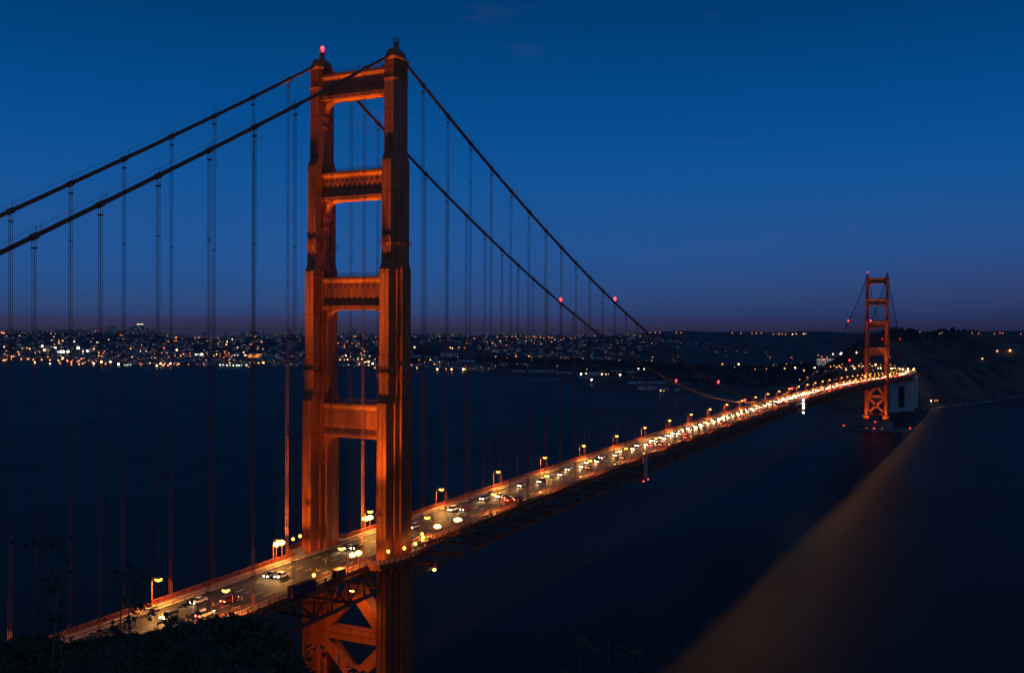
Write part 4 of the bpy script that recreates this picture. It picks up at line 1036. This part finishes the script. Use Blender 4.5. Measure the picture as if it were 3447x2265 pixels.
# ============ the city ============
CIT = {
 'O': (1, .30, .09), 'Y': (1, .52, .20), 'W': (1, .93, .72), 'G': (.80, 1, .70), 'R': (1, .06, .12)}
LM = {}
def lightmat(c, s):
    k = (c, 0 if s < .7 else 1 if s < 1.25 else 2 if s < 1.9 else 3)
    if k not in LM: LM[k] = mat('city_light_%s_%d' % k, CIT[c], .5, emit=CIT[c], estr=(.8, 2.0, 4.2, 14)[k[1]])
    return LM[k]
POLE = mat('far_pole', (.06, .06, .06), .8, .1)
RAW = "3340,4336,38,W,3.0;3414,4250,38,W,3.5;3250,4305,27,Y,3.0;3335,4429,47,W,2.0;3261,4194,22,W,2.5;3265,4178,22,W,3.0;3281,4164,22,W,3.0;3239,4186,20,W,1.3;3365,4122,25,W,2.0;3233,3997,14,W,1.3;3261,4000,15,W,1.3;3349,4135,24,W,1.3;3440,4163,34,Y,1.3;3423,4727,100,O,1.2;3356,4652,79,O,1.2;3356,4539,63,O,1.0;3255,4602,54,Y,1.0;3209,4562,43,Y,1.5;3230,4496,40,G,1.3;3224,4438,35,Y,1.0;3247,4433,38,Y,1.0;3245,4410,35,Y,1.5;3117,4418,23,O,1.8;3115,4394,22,O,1.3;3123,4338,20,O,1.5;3013,4183,13,O,1.3;2985,4254,13,O,1.0;2994,4122,12,O,1.2;2843,3759,11,O,1.4;3150,4243,18,O,1.0;3178,4246,20,O,1.0;2629,3720,7,O,1.2;2625,3649,8,O,1.4;2607,3549,8,O,1.6;2404,3277,7,O,2.4;2633,3618,9,O,1.6;2602,3490,9,O,1.5;2584,3416,9,O,1.5;2336,3101,7,W,1.6;2583,3365,10,O,1.3;2535,3301,8,O,1.3;2395,3118,7,O,1.5;2748,3541,11,O,2.0;2638,3411,11,O,1.3;2572,3297,10,O,1.4;2518,3225,8,O,1.3;2508,3194,7,O,1.5;2325,2969,7,O,1.6;2568,3261,11,O,1.2;2783,3499,11,O,1.2;2526,3180,8,O,1.4;2364,2975,7,O,1.8;2735,3409,11,O,1.5;2563,3214,11,O,1.3;2425,3029,7,O,1.4;2502,3108,7,O,1.2;2551,3145,11,O,1.4;2515,3084,9,O,1.2;2436,2981,7,Y,2.3;2566,3120,11,O,1.3;3106,3737,12,O,1.4;3322,3987,18,O,1.3;3050,3653,12,O,1.3;2785,3354,11,O,1.4;2761,3309,11,O,1.3;2522,3039,10,Y,2.8;2448,2931,7,O,1.4;2527,2995,11,O,2.4;3310,3944,17,O,1.0;3388,4023,24,O,1.0;3073,3567,13,O,1.4;2681,3085,11,O,1.3;2443,2856,7,W,2.4;2391,2768,7,G,1.0;2396,2763,7,G,1.0;2401,2759,7,G,1.0;2407,2753,7,G,1.0;3496,3954,38,O,1.4;3017,3415,13,O,1.3;3683,4217,85,O,1.2;3739,4302,107,O,1.0;3733,4280,103,O,1.0;3482,4454,74,O,1.5;3479,4481,76,Y,1.0;3442,4434,64,O,1.5;3452,4503,76,Y,1.0;3427,4446,64,O,1.0;3516,4567,95,O,1.2;3573,4663,113,O,1.0;3459,4925,116,O,1.3;3455,4903,114,O,1.3;3508,4394,71,W,1.3;3562,4283,66,W,1.0;3561,4271,66,W,1.0;3634,4274,81,W,1.0;3553,4317,69,O,1.0;2800,3980,11,O,1.5;2789,3951,11,O,1.5;2778,3922,11,O,1.5;2808,3949,11,O,1.5;2510,3609,7,O,1.6;2521,3613,7,O,1.6;2592,3699,7,O,1.2;3808,3950,94,O,1.4;3506,3726,42,R,1.8;3319,3448,40,Y,2.0;3726,3932,81,O,1.0;3703,3898,73,O,1.0;3732,3883,78,O,1.0;3732,3870,77,O,1.0;3518,3825,38,O,1.0;3290,3586,28,O,1.0;3196,3482,21,Y,1.8;3240,3523,24,Y,1.3;2989,3264,12,O,1.0;2965,3218,12,Y,1.4;3429,3839,26,W,1.0;3436,3819,27,W,1.0;3382,3719,29,W,1.0;3345,3658,29,W,1.0;3250,3473,27,O,1.0;3240,3441,28,O,1.0;3178,3375,22,O,1.0;3232,3420,27,W,1.0;3049,3221,14,O,1.0;3131,3267,19,O,1.0;3192,3277,25,O,1.4;3179,3248,24,O,1.0;3203,3281,27,O,1.0;3212,3257,29,O,1.0;3131,3197,19,O,1.0;3128,3171,19,O,1.0;3134,3236,19,O,1.5;3181,3189,24,W,1.6;3188,3182,25,W,1.0;3193,3163,25,W,2.6;3181,3160,24,W,1.5;3236,3175,32,O,1.0;3201,3139,27,O,1.0;3219,3135,28,O,1.0;3157,3055,21,O,1.4;3201,3081,26,Y,1.3;3519,3445,83,O,1.0;3481,3326,84,O,1.0;3425,3282,71,O,1.0;3403,3277,65,O,1.0;3461,3259,81,Y,1.4;3507,3269,92,Y,1.5;3414,3221,68,Y,1.4;3285,3110,38,O,1.0;3248,3075,31,O,1.0;3201,3023,23,O,1.0;3260,3063,32,O,1.0;3224,3028,26,O,1.0;3149,2947,18,O,1.0;3197,2983,23,O,1.0;3211,2982,24,W,1.0;3213,2965,24,W,1.0;3234,2943,24,W,1.5;3223,2925,23,Y,1.0;3221,2912,21,O,1.0;3113,2955,16,O,1.0;3005,2822,12,W,1.0;2957,2756,12,O,1.0;2689,2530,11,Y,1.4;3375,3115,55,Y,1.4;3297,3007,35,Y,1.5;3391,3007,51,O,1.0;3393,2975,49,Y,1.0;3510,3085,80,O,1.3;3444,3098,69,O,1.0;3456,3100,71,O,1.0;2562,2882,11,O,1.0;2499,2805,11,O,1.0;2463,2756,8,O,1.0;2426,2722,7,O,1.0;2566,2838,11,O,1.4;2505,2758,11,O,1.6;2577,2800,11,O,1.0;2498,2696,11,Y,2.6;2510,2657,11,Y,2.6;2420,2632,7,Y,2.3;2449,2632,7,O,1.8;2480,2658,9,O,1.4;2462,2620,7,O,1.7;2712,2907,11,O,1.0;2572,2749,11,O,1.0;2505,2634,10,O,1.0;2492,2604,9,O,1.5;2517,2621,11,O,1.3;2513,2569,9,O,1.0;2920,3025,12,O,1.0;2580,2558,11,O,1.0;2522,2502,8,R,1.0;2548,2447,9,G,1.4;2554,2440,9,G,1.0;2556,2438,9,G,1.0;2557,2422,8,G,1.4;2564,2415,8,G,1.0;2565,2399,8,G,1.4;2573,2390,8,G,1.6;2571,2377,8,G,1.4;2577,2371,9,G,1.0;2589,2357,9,G,1.6;2497,2265,7,O,1.0;2702,2471,11,Y,1.4;2743,2455,11,O,1.0;2761,2450,11,O,1.5;2788,2449,11,O,2.4;3867,3848,94,O,1.0;3843,3844,92,O,1.0;3888,3855,95,O,1.0;3773,2806,108,O,1.0;3816,2763,109,O,1.0;3814,2750,107,O,1.0;3755,2762,98,O,1.2;3595,2692,78,O,1.2;3597,2640,86,O,1.0;3553,2581,79,Y,1.0;3547,2537,77,O,1.0;3524,2603,70,O,1.0;3484,2573,61,O,1.0;3508,2524,67,O,1.0;3410,2488,44,O,1.0;3467,2460,54,O,1.0;3432,2422,46,Y,1.4;3389,2414,37,Y,1.0;3324,2485,29,W,1.6;3318,2443,28,W,1.4;3314,2415,26,Y,1.0;3276,2432,22,Y,1.0;3343,2375,28,W,1.4;3357,2371,30,Y,1.0;3337,2331,26,W,1.0;3118,2325,16,Y,1.5;3121,2305,16,Y,1.5;3161,2319,17,Y,1.4;3167,2293,17,Y,1.3;3226,2313,18,Y,1.3;3220,2288,18,Y,1.8;3046,2153,12,Y,1.4;2898,2049,11,Y,1.8;3042,2141,12,Y,1.3;3056,2138,12,Y,2.4;2950,2045,11,Y,2.0;3103,2158,14,Y,1.3;3202,2208,19,Y,1.0;2863,2047,11,Y,1.4;2802,1960,11,Y,1.4;2775,2032,11,W,1.0;2683,1850,7,O,1.3;3578,2476,85,O,1.0;3587,2464,87,O,1.0;3589,2261,63,Y,2.0;3450,2179,30,O,1.3;3717,2147,62,Y,1.3;3705,2128,59,Y,1.5;3763,2127,63,Y,1.0;3785,2109,60,O,1.2;3998,2220,79,O,1.0;4131,2145,78,Y,1.6;4228,2153,86,Y,1.4;4157,2264,101,O,1.0;4061,2411,110,O,1.0;4390,2255,109,O,1.0;4413,2209,109,O,1.0;4443,2195,110,O,1.0;4443,2173,109,O,1.0;4367,2122,98,O,1.0;4458,2119,106,O,1.0;4475,2108,106,O,1.0;4363,2041,90,O,1.0;4504,2093,108,O,1.0;4490,2076,106,O,1.0;4509,2060,107,O,1.0;4471,2022,101,O,1.0;4519,2014,106,O,1.0;4516,1996,105,O,1.0;4449,1950,96,O,1.0;4426,1928,92,O,1.0;4446,1932,94,O,1.0;4505,1924,103,O,1.0;4520,1889,104,O,1.0;4547,1878,105,O,1.0;4577,1858,106,O,1.0;4305,2000,78,O,1.0;4311,1962,75,O,1.0;4322,2055,87,O,1.0;4153,2080,69,O,1.0;4388,1940,85,O,1.0;4326,2268,103,O,1.0;3677,1888,24,O,1.3;3406,1693,27,O,1.2;3834,1866,24,O,1.3;3462,1671,28,O,1.0;3914,1839,23,Y,1.4;3308,1530,21,Y,1.8;3362,1557,24,Y,1.0;3931,1685,19,O,1.0;3548,1937,21,O,1.0;3064,1736,11,O,1.2;3243,1963,20,Y,1.3;3227,2008,19,Y,1.0;3185,1885,14,Y,1.0;3199,1881,15,Y,1.0;3153,1936,13,Y,1.0;3067,1867,11,Y,1.0;3004,1798,11,Y,1.3;2898,1834,11,Y,1.2;2757,1721,7,Y,1.4;2692,1597,7,Y,2.2;2725,1581,7,Y,1.4;2717,1555,7,Y,1.9;2711,1505,8,Y,2.8;2732,1509,9,Y,1.4;2539,996,11,W,2.0;2582,998,11,W,1.8;2563,938,11,Y,2.0;2558,923,11,Y,1.3;2579,923,11,Y,1.0;2555,876,11,Y,2.3;2913,946,16,W,1.8;2900,921,16,W,1.6;2896,903,17,O,1.2;2264,849,9,W,2.0;3903,1237,13,O,1.2;1920,539,7,Y,1.8;1913,529,7,Y,1.0;3613,847,14,O,1.8;3726,811,11,O,2.0;2888,616,29,G,1.0;2689,504,31,Y,1.0;2667,466,34,O,1.0;2819,477,39,O,1.4;3845,647,11,O,1.6;2639,408,37,O,1.7;2624,377,39,Y,2.8;2560,340,36,O,1.6;2654,328,40,Y,2.0;2221,246,46,O,1.0;2755,333,45,O,1.0;2747,321,43,Y,2.0;2383,250,58,O,1.0;2197,211,60,O,1.3;1943,158,67,O,1.5;2101,177,65,O,1.4;1905,135,67,Y,1.6;5209,755,18,O,1.2;5074,714,14,O,1.2;4989,674,12,Y,1.5;5369,705,22,W,1.5;5415,669,24,W,3.0;6095,1444,133,O,1.0;6089,1386,130,O,1.0;6125,1324,132,O,1.0;6131,1298,132,O,1.0;6157,1272,133,O,1.0;6144,1193,126,O,1.0;6161,1162,127,Y,1.2;6165,1143,128,O,1.0;6140,1116,127,O,1.0;6128,1070,127,Y,1.3;6142,1050,129,Y,1.2;6131,1003,129,Y,1.4;6163,996,132,O,1.0;6040,1978,133,O,1.0;6022,1936,133,O,1.0;6012,1903,133,O,1.0;5988,1782,134,O,1.0;5988,1750,133,O,1.0;5425,670,24,W,3.0;2363,192,89,W,3.0;2335,172,91,W,2.0;5379,707,23,W,1.4;4999,677,13,Y,1.2;2121,180,65,Y,1.0;1942,158,68,Y,1.0;2197,211,60,Y,1.0;1898,119,72,Y,1.6;1889,106,73,Y,1.5;1870,98,71,Y,1.0;1896,132,64,Y,1.8;1878,113,68,O,2.0;1943,80,74,Y,2.0;2305,91,82,O,1.0;1824,61,71,Y,1.7;1815,55,71,Y,1.7;1823,70,67,Y,1.0;1847,39,70,Y,2.0;1879,26,69,Y,1.5;1889,22,67,Y,2.0;1900,13,68,Y,2.0;1921,4,67,Y,2.2;2549,-139,96,O,1.8;2559,-168,97,O,2.0;2518,-106,77,Y,1.5;2611,48,143,O,0.8;2604,-1,139,O,0.8;2604,-7,141,O,0.8;2615,-11,142,O,0.8;2618,-79,141,O,0.8;2618,-94,140,O,0.8;2619,-131,140,O,0.8;2629,-144,142,O,0.8;6440,-209,136,O,0.8;2639,-150,141,O,0.8"
lights = []
for e in RAW.split(';'):
    f = e.split(','); lights.append((float(f[0]), float(f[1]), float(f[2]), f[3], float(f[4])))
rl = random.Random(21)
while len(lights) < 1050:
    x = rl.uniform(2400, 5600); y = rl.uniform(1300, 5200) if rl.random() < .93 else rl.uniform(300, 1300)
    d = coast_dist(x, y)
    if d < 30: continue
    if y < 2150 and x < 3500 and d > 420 and rl.random() < .96: continue
    if d > 500 and rl.random() < .35: continue
    lights.append((x, y, land_z(x, y)+rl.uniform(6, 12), rl.choice('OOOOOOYY'), rl.choice((.35, .35, .45, .55, .7))))
def lr(x, y, s): return (.22+.25*s)*math.hypot(x-CAM.x, y-CAM.y)/994
lights.sort(key=lambda t: -t[4])
CN = {'O': 'amber', 'Y': 'warm yellow', 'W': 'white', 'G': 'greenish', 'R': 'red'}
def side_of(x, y):
    a = math.degrees(AZ0-math.atan2(y-CAM.y, x-CAM.x))
    return ('at the left end' if a < -22 else 'beneath the far left cables' if a < -18.5 else 'left of the near tower' if a < -15 else 'close beside the near tower' if a < -7.5 else 'right of the near tower' if a < 0 else 'below the sagging cables' if a < 9 else 'beside the far tower' if a < 21 else 'right of the far tower')
def zone(x, y):
    d = coast_dist(x, y)
    if x > 5200: return 'on the most distant ridge'
    if y < 1500 and d > 330: return 'on the dark wooded headland'
    if d < 330: return 'along the far shoreline'
    z = land_z(x, y); return 'on the lower city slope' if z < 30 else 'midway up the city hill' if z < 72 else 'on the city crest'
stuffL = {}
for i, (x, y, z, c, s) in enumerate(lights):
    r = lr(x, y, s)
    g = max(land_z(x, y), 0); z = max(z, g+3)
    if i < 300:
        m = MB(); m.box((0, 0, -(z-g)/2-.5), (.5, .5, z-g+1)); m.cur = 1; m.ball((0, 0, 0), r, 8, 5)
        o = m.build('city_light', [POLE, lightmat(c, s)], None, (x, y, z))
        size = 'large glaring' if s >= 2.5 else 'bright' if s >= 1.75 else 'medium' if s >= 1.3 else 'small'
        tag(o, '%s %s light %s, %s' % (size, CN[c], zone(x, y), side_of(x, y)), 'city light', '%s %s lights %s, %s' % (size, CN[c], zone(x, y), side_of(x, y)))
    else:
        stuffL.setdefault(lightmat(c, s).name, (lightmat(c, s), MB()))[1].ball((x, y, z), r, 6, 4)
big = MB(); mts = []
for k, (mt_, mb) in stuffL.items():
    off = len(big.v); big.v += mb.v; big.f += [tuple(a+off for a in f) for f in mb.f]; big.m += [len(mts)]*len(mb.f); mts.append(mt_)
tag(big.build('city_lights', mts), 'faint scattered lights of the city across the strait', 'lights', kind='stuff')
WALLS = [mat('house_wall_%d' % i, c, .85, .15) for i, c in enumerate([(.36, .35, .34), (.29, .28, .27), (.42, .40, .37), (.22, .21, .21), (.32, .28, .25)])]
WIN = [mat('lit_window_a', (.8, .6, .3), .5, emit=(1, .62, .28), estr=.9), mat('lit_window_b', (.8, .7, .5), .5, emit=(1, .82, .55), estr=.6)]
DKW = mat('dark_window', (.03, .03, .035), .3, .4)
def house_geo(wall, roof, win, dkw, w, d, h, rnd, kind):
    wall.bb(-w/2, w/2, -d/2, d/2, -6, h)
    if kind == 0:
        roof.loft([[(-w/2-.4, -d/2-.4, h), (w/2+.4, -d/2-.4, h), (w/2+.4, d/2+.4, h), (-w/2-.4, d/2+.4, h)], [(-w/2, -.3, h+2.6), (w/2, -.3, h+2.6), (w/2, .3, h+2.6), (-w/2, .3, h+2.6)]])
    else: roof.bb(-w/2-.2, w/2+.2, -d/2-.2, d/2+.2, h+.01, h+.7)
    fl = max(1, int(h/3.2)); n = max(2, int(d/4.5)); lit = 0
    for f in range(fl):
        for i in range(n):
            y = -d/2+d*(i+.5)/n; z = 1+f*3.2
            t = win if rnd.random() < .11 else dkw
            if t is win: lit += 1
            t.bb(-w/2-.12, -w/2+.02, y-.8, y+.8, z, z+1.5)
rb = random.Random(31); blds = []
while len(blds) < 3600:
    x = rb.uniform(2480, 5700); y = rb.uniform(1450, 5400)
    d = coast_dist(x, y)
    if d < 45: continue
    if y < 2250 and x < 3900 and d > 480: continue
    z = land_z(x, y)
    hill = z > 70
    h = rb.choice((7, 9, 10, 12)); w = rb.uniform(10, 18); dd = rb.uniform(12, 26)
    if hill and rb.random() < .10 and y > 2500: h = rb.uniform(18, 34); w = rb.uniform(16, 26); dd = rb.uniform(16, 30)
    if d < 400 and rb.random() < .12: dd = rb.uniform(30, 60); h = 8
    blds.append((math.hypot(x-CAM.x, y-CAM.y), x, y, z, w, dd, h))
blds.sort(key=lambda b: -(b[5]*b[6])/b[0]**2)
def rot_for(y): return math.radians(38)+rb.choice((0, 0, .3, -.3, .15))
for i, (D_, x, y, z, w, d, h) in enumerate(blds[:290]):
    r = empty('house' if h < 16 else 'apartment_building', (x, y, z), rz=rot_for(y))
    a, b, c, e = MB(), MB(), MB(), MB(); kind = 0 if h < 12 and d < 24 else 1
    house_geo(a, b, c, e, w, d, h, rb, kind); wi = rb.randrange(5)
    a.build('wall', WALLS[wi], r); b.build('roof', M['roof'], r); e.build('window', DKW, r)
    if c.v: c.build('lit_window', WIN[rb.randrange(2)], r)
    tone = ('pale grey', 'grey', 'cream', 'dark grey', 'tan')[wi]; lit = 'with lit windows' if c.v else 'with dark windows'
    if h >= 16: lb = '%s apartment block %s on the ridge' % (tone, lit)
    elif d >= 30: lb = 'long low %s building %s near the water' % (tone, lit)
    else: lb = '%s %s %s %s' % (tone, 'gabled house' if kind == 0 else 'flat-roofed house', lit, 'on the city flats' if z < 25 else 'on the city hillside')
    lb += ', '+side_of(x, y)
    tag(r, lb, 'building', lb.replace('small ', '').replace('house', 'houses'))
WS = [(MB(), w_) for w_ in WALLS]; RS = MB(); CS = MB(); ES = MB()
for (D_, x, y, z, w, d, h) in blds[290:]:
    a, b, c, e = MB(), MB(), MB(), MB(); house_geo(a, b, c, e, w, d, h, rb, 0 if h < 12 else 1); rz = rot_for(y); cc, ss = math.cos(rz), math.sin(rz)
    for src, dst in ((a, WS[rb.randrange(5)][0]), (b, RS), (c, CS), (e, ES)):
        off = len(dst.v); dst.v += [(x+px*cc-py*ss, y+px*ss+py*cc, z+pz) for px, py, pz in src.v]; dst.f += [tuple(q+off for q in f) for f in src.f]
big = MB(); mts = []
for mb, mt_ in WS+[(RS, M['roof']), (CS, WIN[0]), (ES, DKW)]:
    off = len(big.v); big.v += mb.v; big.f += [tuple(q+off for q in f) for f in mb.f]; big.m += [len(mts)]*len(mb.f); mts.append(mt_)
tag(big.build('city_houses', mts), 'mass of small houses covering the city hills', 'houses', kind='stuff')
# landmarks
def block(name, x, y, z, w, d, h, label, cat='building', wall=0, rz=.66, lits=(), top=None, roofs=True):
    r = empty(name, (x, y, z), rz=rz); tag(r, label, cat)
    m = MB(); m.bb(-w/2, w/2, -d/2, d/2, -6, h); m.build('wall', WALLS[wall], r)
    m = MB(); m.bb(-w/2-.5, w/2+.5, -d/2-.5, d/2+.5, h+.01, h+1.2); m.bb(-w/4, w/4, -d/5, d/5, h+1.2, h+4); m.build('roof', M['roof'], r)
    m = MB(); n = max(3, int(d/5)); fl = max(1, int(h/4))
    k = MB()
    for f in range(fl):
        for i in range(n):
            t = k if ((i*7+f*13+int(x)) % 11 in lits) else m
            y0 = -d/2+d*(i+.5)/n; t.bb(-w/2-.15, -w/2+.02, y0-1.2, y0+1.2, 1+f*4, 3+f*4)
    if m.v: m.build('window', DKW, r)
    if k.v: k.build('lit_window', WIN[1], r)
    if top:
        m = MB(); m.bb(-w/2-.6, -w/2-.1, -d/2, d/2, h-top, h-.4); m.build('light_band', mat('band_light', (.9, .8, .5), .4, emit=(1, .85, .5), estr=2.5), r)
    return r
block('office_tower', 3858, 4276, land_z(3858, 4276), 24, 34, 58, 'tall tower with a bright lit band along its top on the city skyline', wall=4, lits=(1,), top=3.4)
block('office_tower', 4100, 4800, land_z(4100, 4800), 26, 30, 62, 'dark tower block with a thin vertical light strip on the left skyline', wall=3, lits=(2,))
block('office_tower', 4020, 5060, land_z(4020, 5060), 26, 26, 66, 'dark tall tower at the left end of the city skyline', wall=3, lits=(0, 3))
block('office_tower', 3980, 5300, land_z(3980, 5300), 22, 24, 60, 'leftmost slim tower with a few lit windows on the skyline', wall=1, lits=(4, 6))
block('apartment_block', 4060, 4600, land_z(4060, 4600), 26, 70, 32, 'wide dark apartment block with two red roof lights on the skyline', wall=3, lits=(5,))
block('apartment_block', 3960, 4420, land_z(3960, 4420), 24, 50, 30, 'broad apartment block left of the lit-band tower', wall=3, lits=(1, 8))
block('apartment_block', 4330, 3320, land_z(4330, 3320), 22, 22, 42, 'pair-like narrow tower with striped lights above the city hillside', wall=3, lits=(2, 5, 8))
block('apartment_block', 4340, 3285, land_z(4340, 3285), 20, 16, 38, 'narrow dark tower just right of the striped-light tower', wall=3, lits=(1,))
block('apartment_block', 4450, 3200, land_z(4450, 3200), 22, 60, 26, 'long apartment block on the ridge left of the near tower', wall=3, lits=(3, 6))
# floodlit palace
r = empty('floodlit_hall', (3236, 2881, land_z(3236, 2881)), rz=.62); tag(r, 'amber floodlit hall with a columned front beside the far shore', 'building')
m = MB(); m.bb(-14, 14, -33, 33, -4, 9); m.bb(-10, 12, -28, 28, 9, 16); m.build('wall', WALLS[4], r)
m = MB()
for i in range(15): y = -31+i*4.43; m.tube([(-15.4, y, -1), (-15.4, y, 8)], .7, 8)
m.bb(-16.4, -14.1, -33, 33, 8, 9.4); m.build('colonnade', WALLS[2], r)
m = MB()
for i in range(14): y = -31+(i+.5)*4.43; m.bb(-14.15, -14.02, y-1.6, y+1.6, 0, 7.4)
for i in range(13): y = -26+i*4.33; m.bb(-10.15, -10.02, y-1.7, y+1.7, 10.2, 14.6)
m.build('lit_window', mat('floodlit_wall_glow', (.8, .45, .1), .6, emit=(1, .33, .035), estr=2.0), r)  # emissive panes standing in for floodlight on the walls, not windows
m = MB(); m.frus(0, 0, 16, 21, 9, 27, 3, 20); m.build('roof', M['roof'], r)
# pale sheds and houses along the shore, right of the near tower
for i, (x, y, w, d, h, lb) in enumerate([
    (2705, 1290, 10, 46, 7, 'leftmost long white shed on the grassy far shore'), (2728, 1218, 12, 84, 8, 'longest white shed on the grassy far shore'), (2690, 1120, 10, 52, 6, 'low white shed right of the longest one on the far shore'),
    (2655, 1000, 12, 40, 9, 'white building lit by yellow lamps on the far shore'), (2800, 1030, 10, 18, 9, 'small pale house left of the yellow-lit white building'), (2765, 968, 12, 36, 12, 'tall pale house with two gables near the far shore'),
    (2790, 930, 12, 30, 9, 'pale house right of the tall two-gabled one'), (2440, 955, 9, 15, 5, 'small white hut at the root of the long pier'), (2414, 925, 9, 22, 5, 'white boathouse lamp-lit near the pier root'),
    (2040, 612, 9, 46, 8, 'long white building close to the water past the breakwater'), (2028, 566, 9, 22, 6, 'white building right of the long waterside one'), (2018, 532, 8, 12, 6, 'small white gabled house at the end of the waterside row'),
    (2230, 700, 12, 60, 6, 'long low pale roofed shed on the slope above the waterside row'), (2255, 660, 12, 50, 6, 'second long low shed above the waterside row'),
    (3390, 2150, 40, 90, 12, 'huge pale hall left of the near tower gap on the shore'), (3330, 2010, 24, 60, 9, 'pale grey hall beside the flats behind the near tower'), (3200, 1905, 18, 50, 8, 'pale low hall right of the near tower on the flats'),
    (3560, 2060, 26, 80, 10, 'broad pale warehouse seen through the near tower portal'), (3480, 2240, 30, 60, 13, 'white arched hall seen through the near tower portal'), (3250, 1800, 16, 70, 9, 'long strip-lit pale building right of the near tower'),
    (2905, 1760, 12, 40, 6, 'pale low hall at the shore right of the near tower'), (2700, 1420, 8, 22, 5, 'small white hut alone on the far shore'), (2745, 1500, 8, 16, 5, 'tiny pale hut on the grassy shore left of the white sheds')]):
    z = max(land_z(x, y), 1.5); r = empty('shore_building', (x, y, z), rz=.5); tag(r, lb, 'building')
    m = MB(); m.bb(-w/2, w/2, -d/2, d/2, -5, h); m.build('wall', M['white'], r)
    m = MB(); m.loft([[(-w/2-.5, -d/2-.5, h), (w/2+.5, -d/2-.5, h), (w/2+.5, d/2+.5, h), (-w/2-.5, d/2+.5, h)], [(-.5, -d/2, h+w*.22), (.5, -d/2, h+w*.22), (.5, d/2, h+w*.22), (-.5, d/2, h+w*.22)]]); m.build('roof', M['grey'] if w > 15 else M['roof'], r)
    m = MB(); n = max(2, int(d/4.2))
    for k in range(n): y0 = -d/2+d*(k+.5)/n; m.bb(-w/2-.1, -w/2+.02, y0-.8, y0+.8, 1.2, h-1.6)
    m.build('window', DKW, r)
# lit white toll buildings behind the bridge
r = empty('toll_building', (2480, 250, land_z(2480, 250)), rz=.3); tag(r, 'white floodlit building on the slope left of the far tower', 'building')
m = MB(); m.bb(-8, 8, -34, 42, -5, 13); m.build('wall', M['white'], r)
m = MB(); m.bb(-8.6, 8.6, -35, 43, 13.01, 14); m.build('roof', M['roof'], r)
m = MB()
for k in range(14): m.bb(-8.12, -8.0, -31+k*5.2, -28.4+k*5.2, 3, 9)
m.build('window', DKW, r)
for k in range(3): spot('flood_light', r, (-26, -20+k*26, 16), (-8, -20+k*26, 5), 7000, 120, .6, (1, .92, .75), .5)

# ============ haze ============
if HAZE:
    m = MB(); m.bb(-1500, 9600, -4500, 9500, -9.5, 262)
    hz = m.build('haze', []); tag(hz, 'thin dusk haze over the strait', 'haze', kind='stuff')
    hm = bpy.data.materials.new('haze_air'); hm.use_nodes = True; n = hm.node_tree; n.nodes.clear()
    o_ = n.nodes.new('ShaderNodeOutputMaterial'); v = n.nodes.new('ShaderNodeVolumePrincipled'); n.links.new(v.outputs[0], o_.inputs['Volume'])
    v.inputs['Color'].default_value = HAZE_COL; v.inputs['Density'].default_value = HAZE; v.inputs['Anisotropy'].default_value = .2
    hz.data.materials.append(hm)
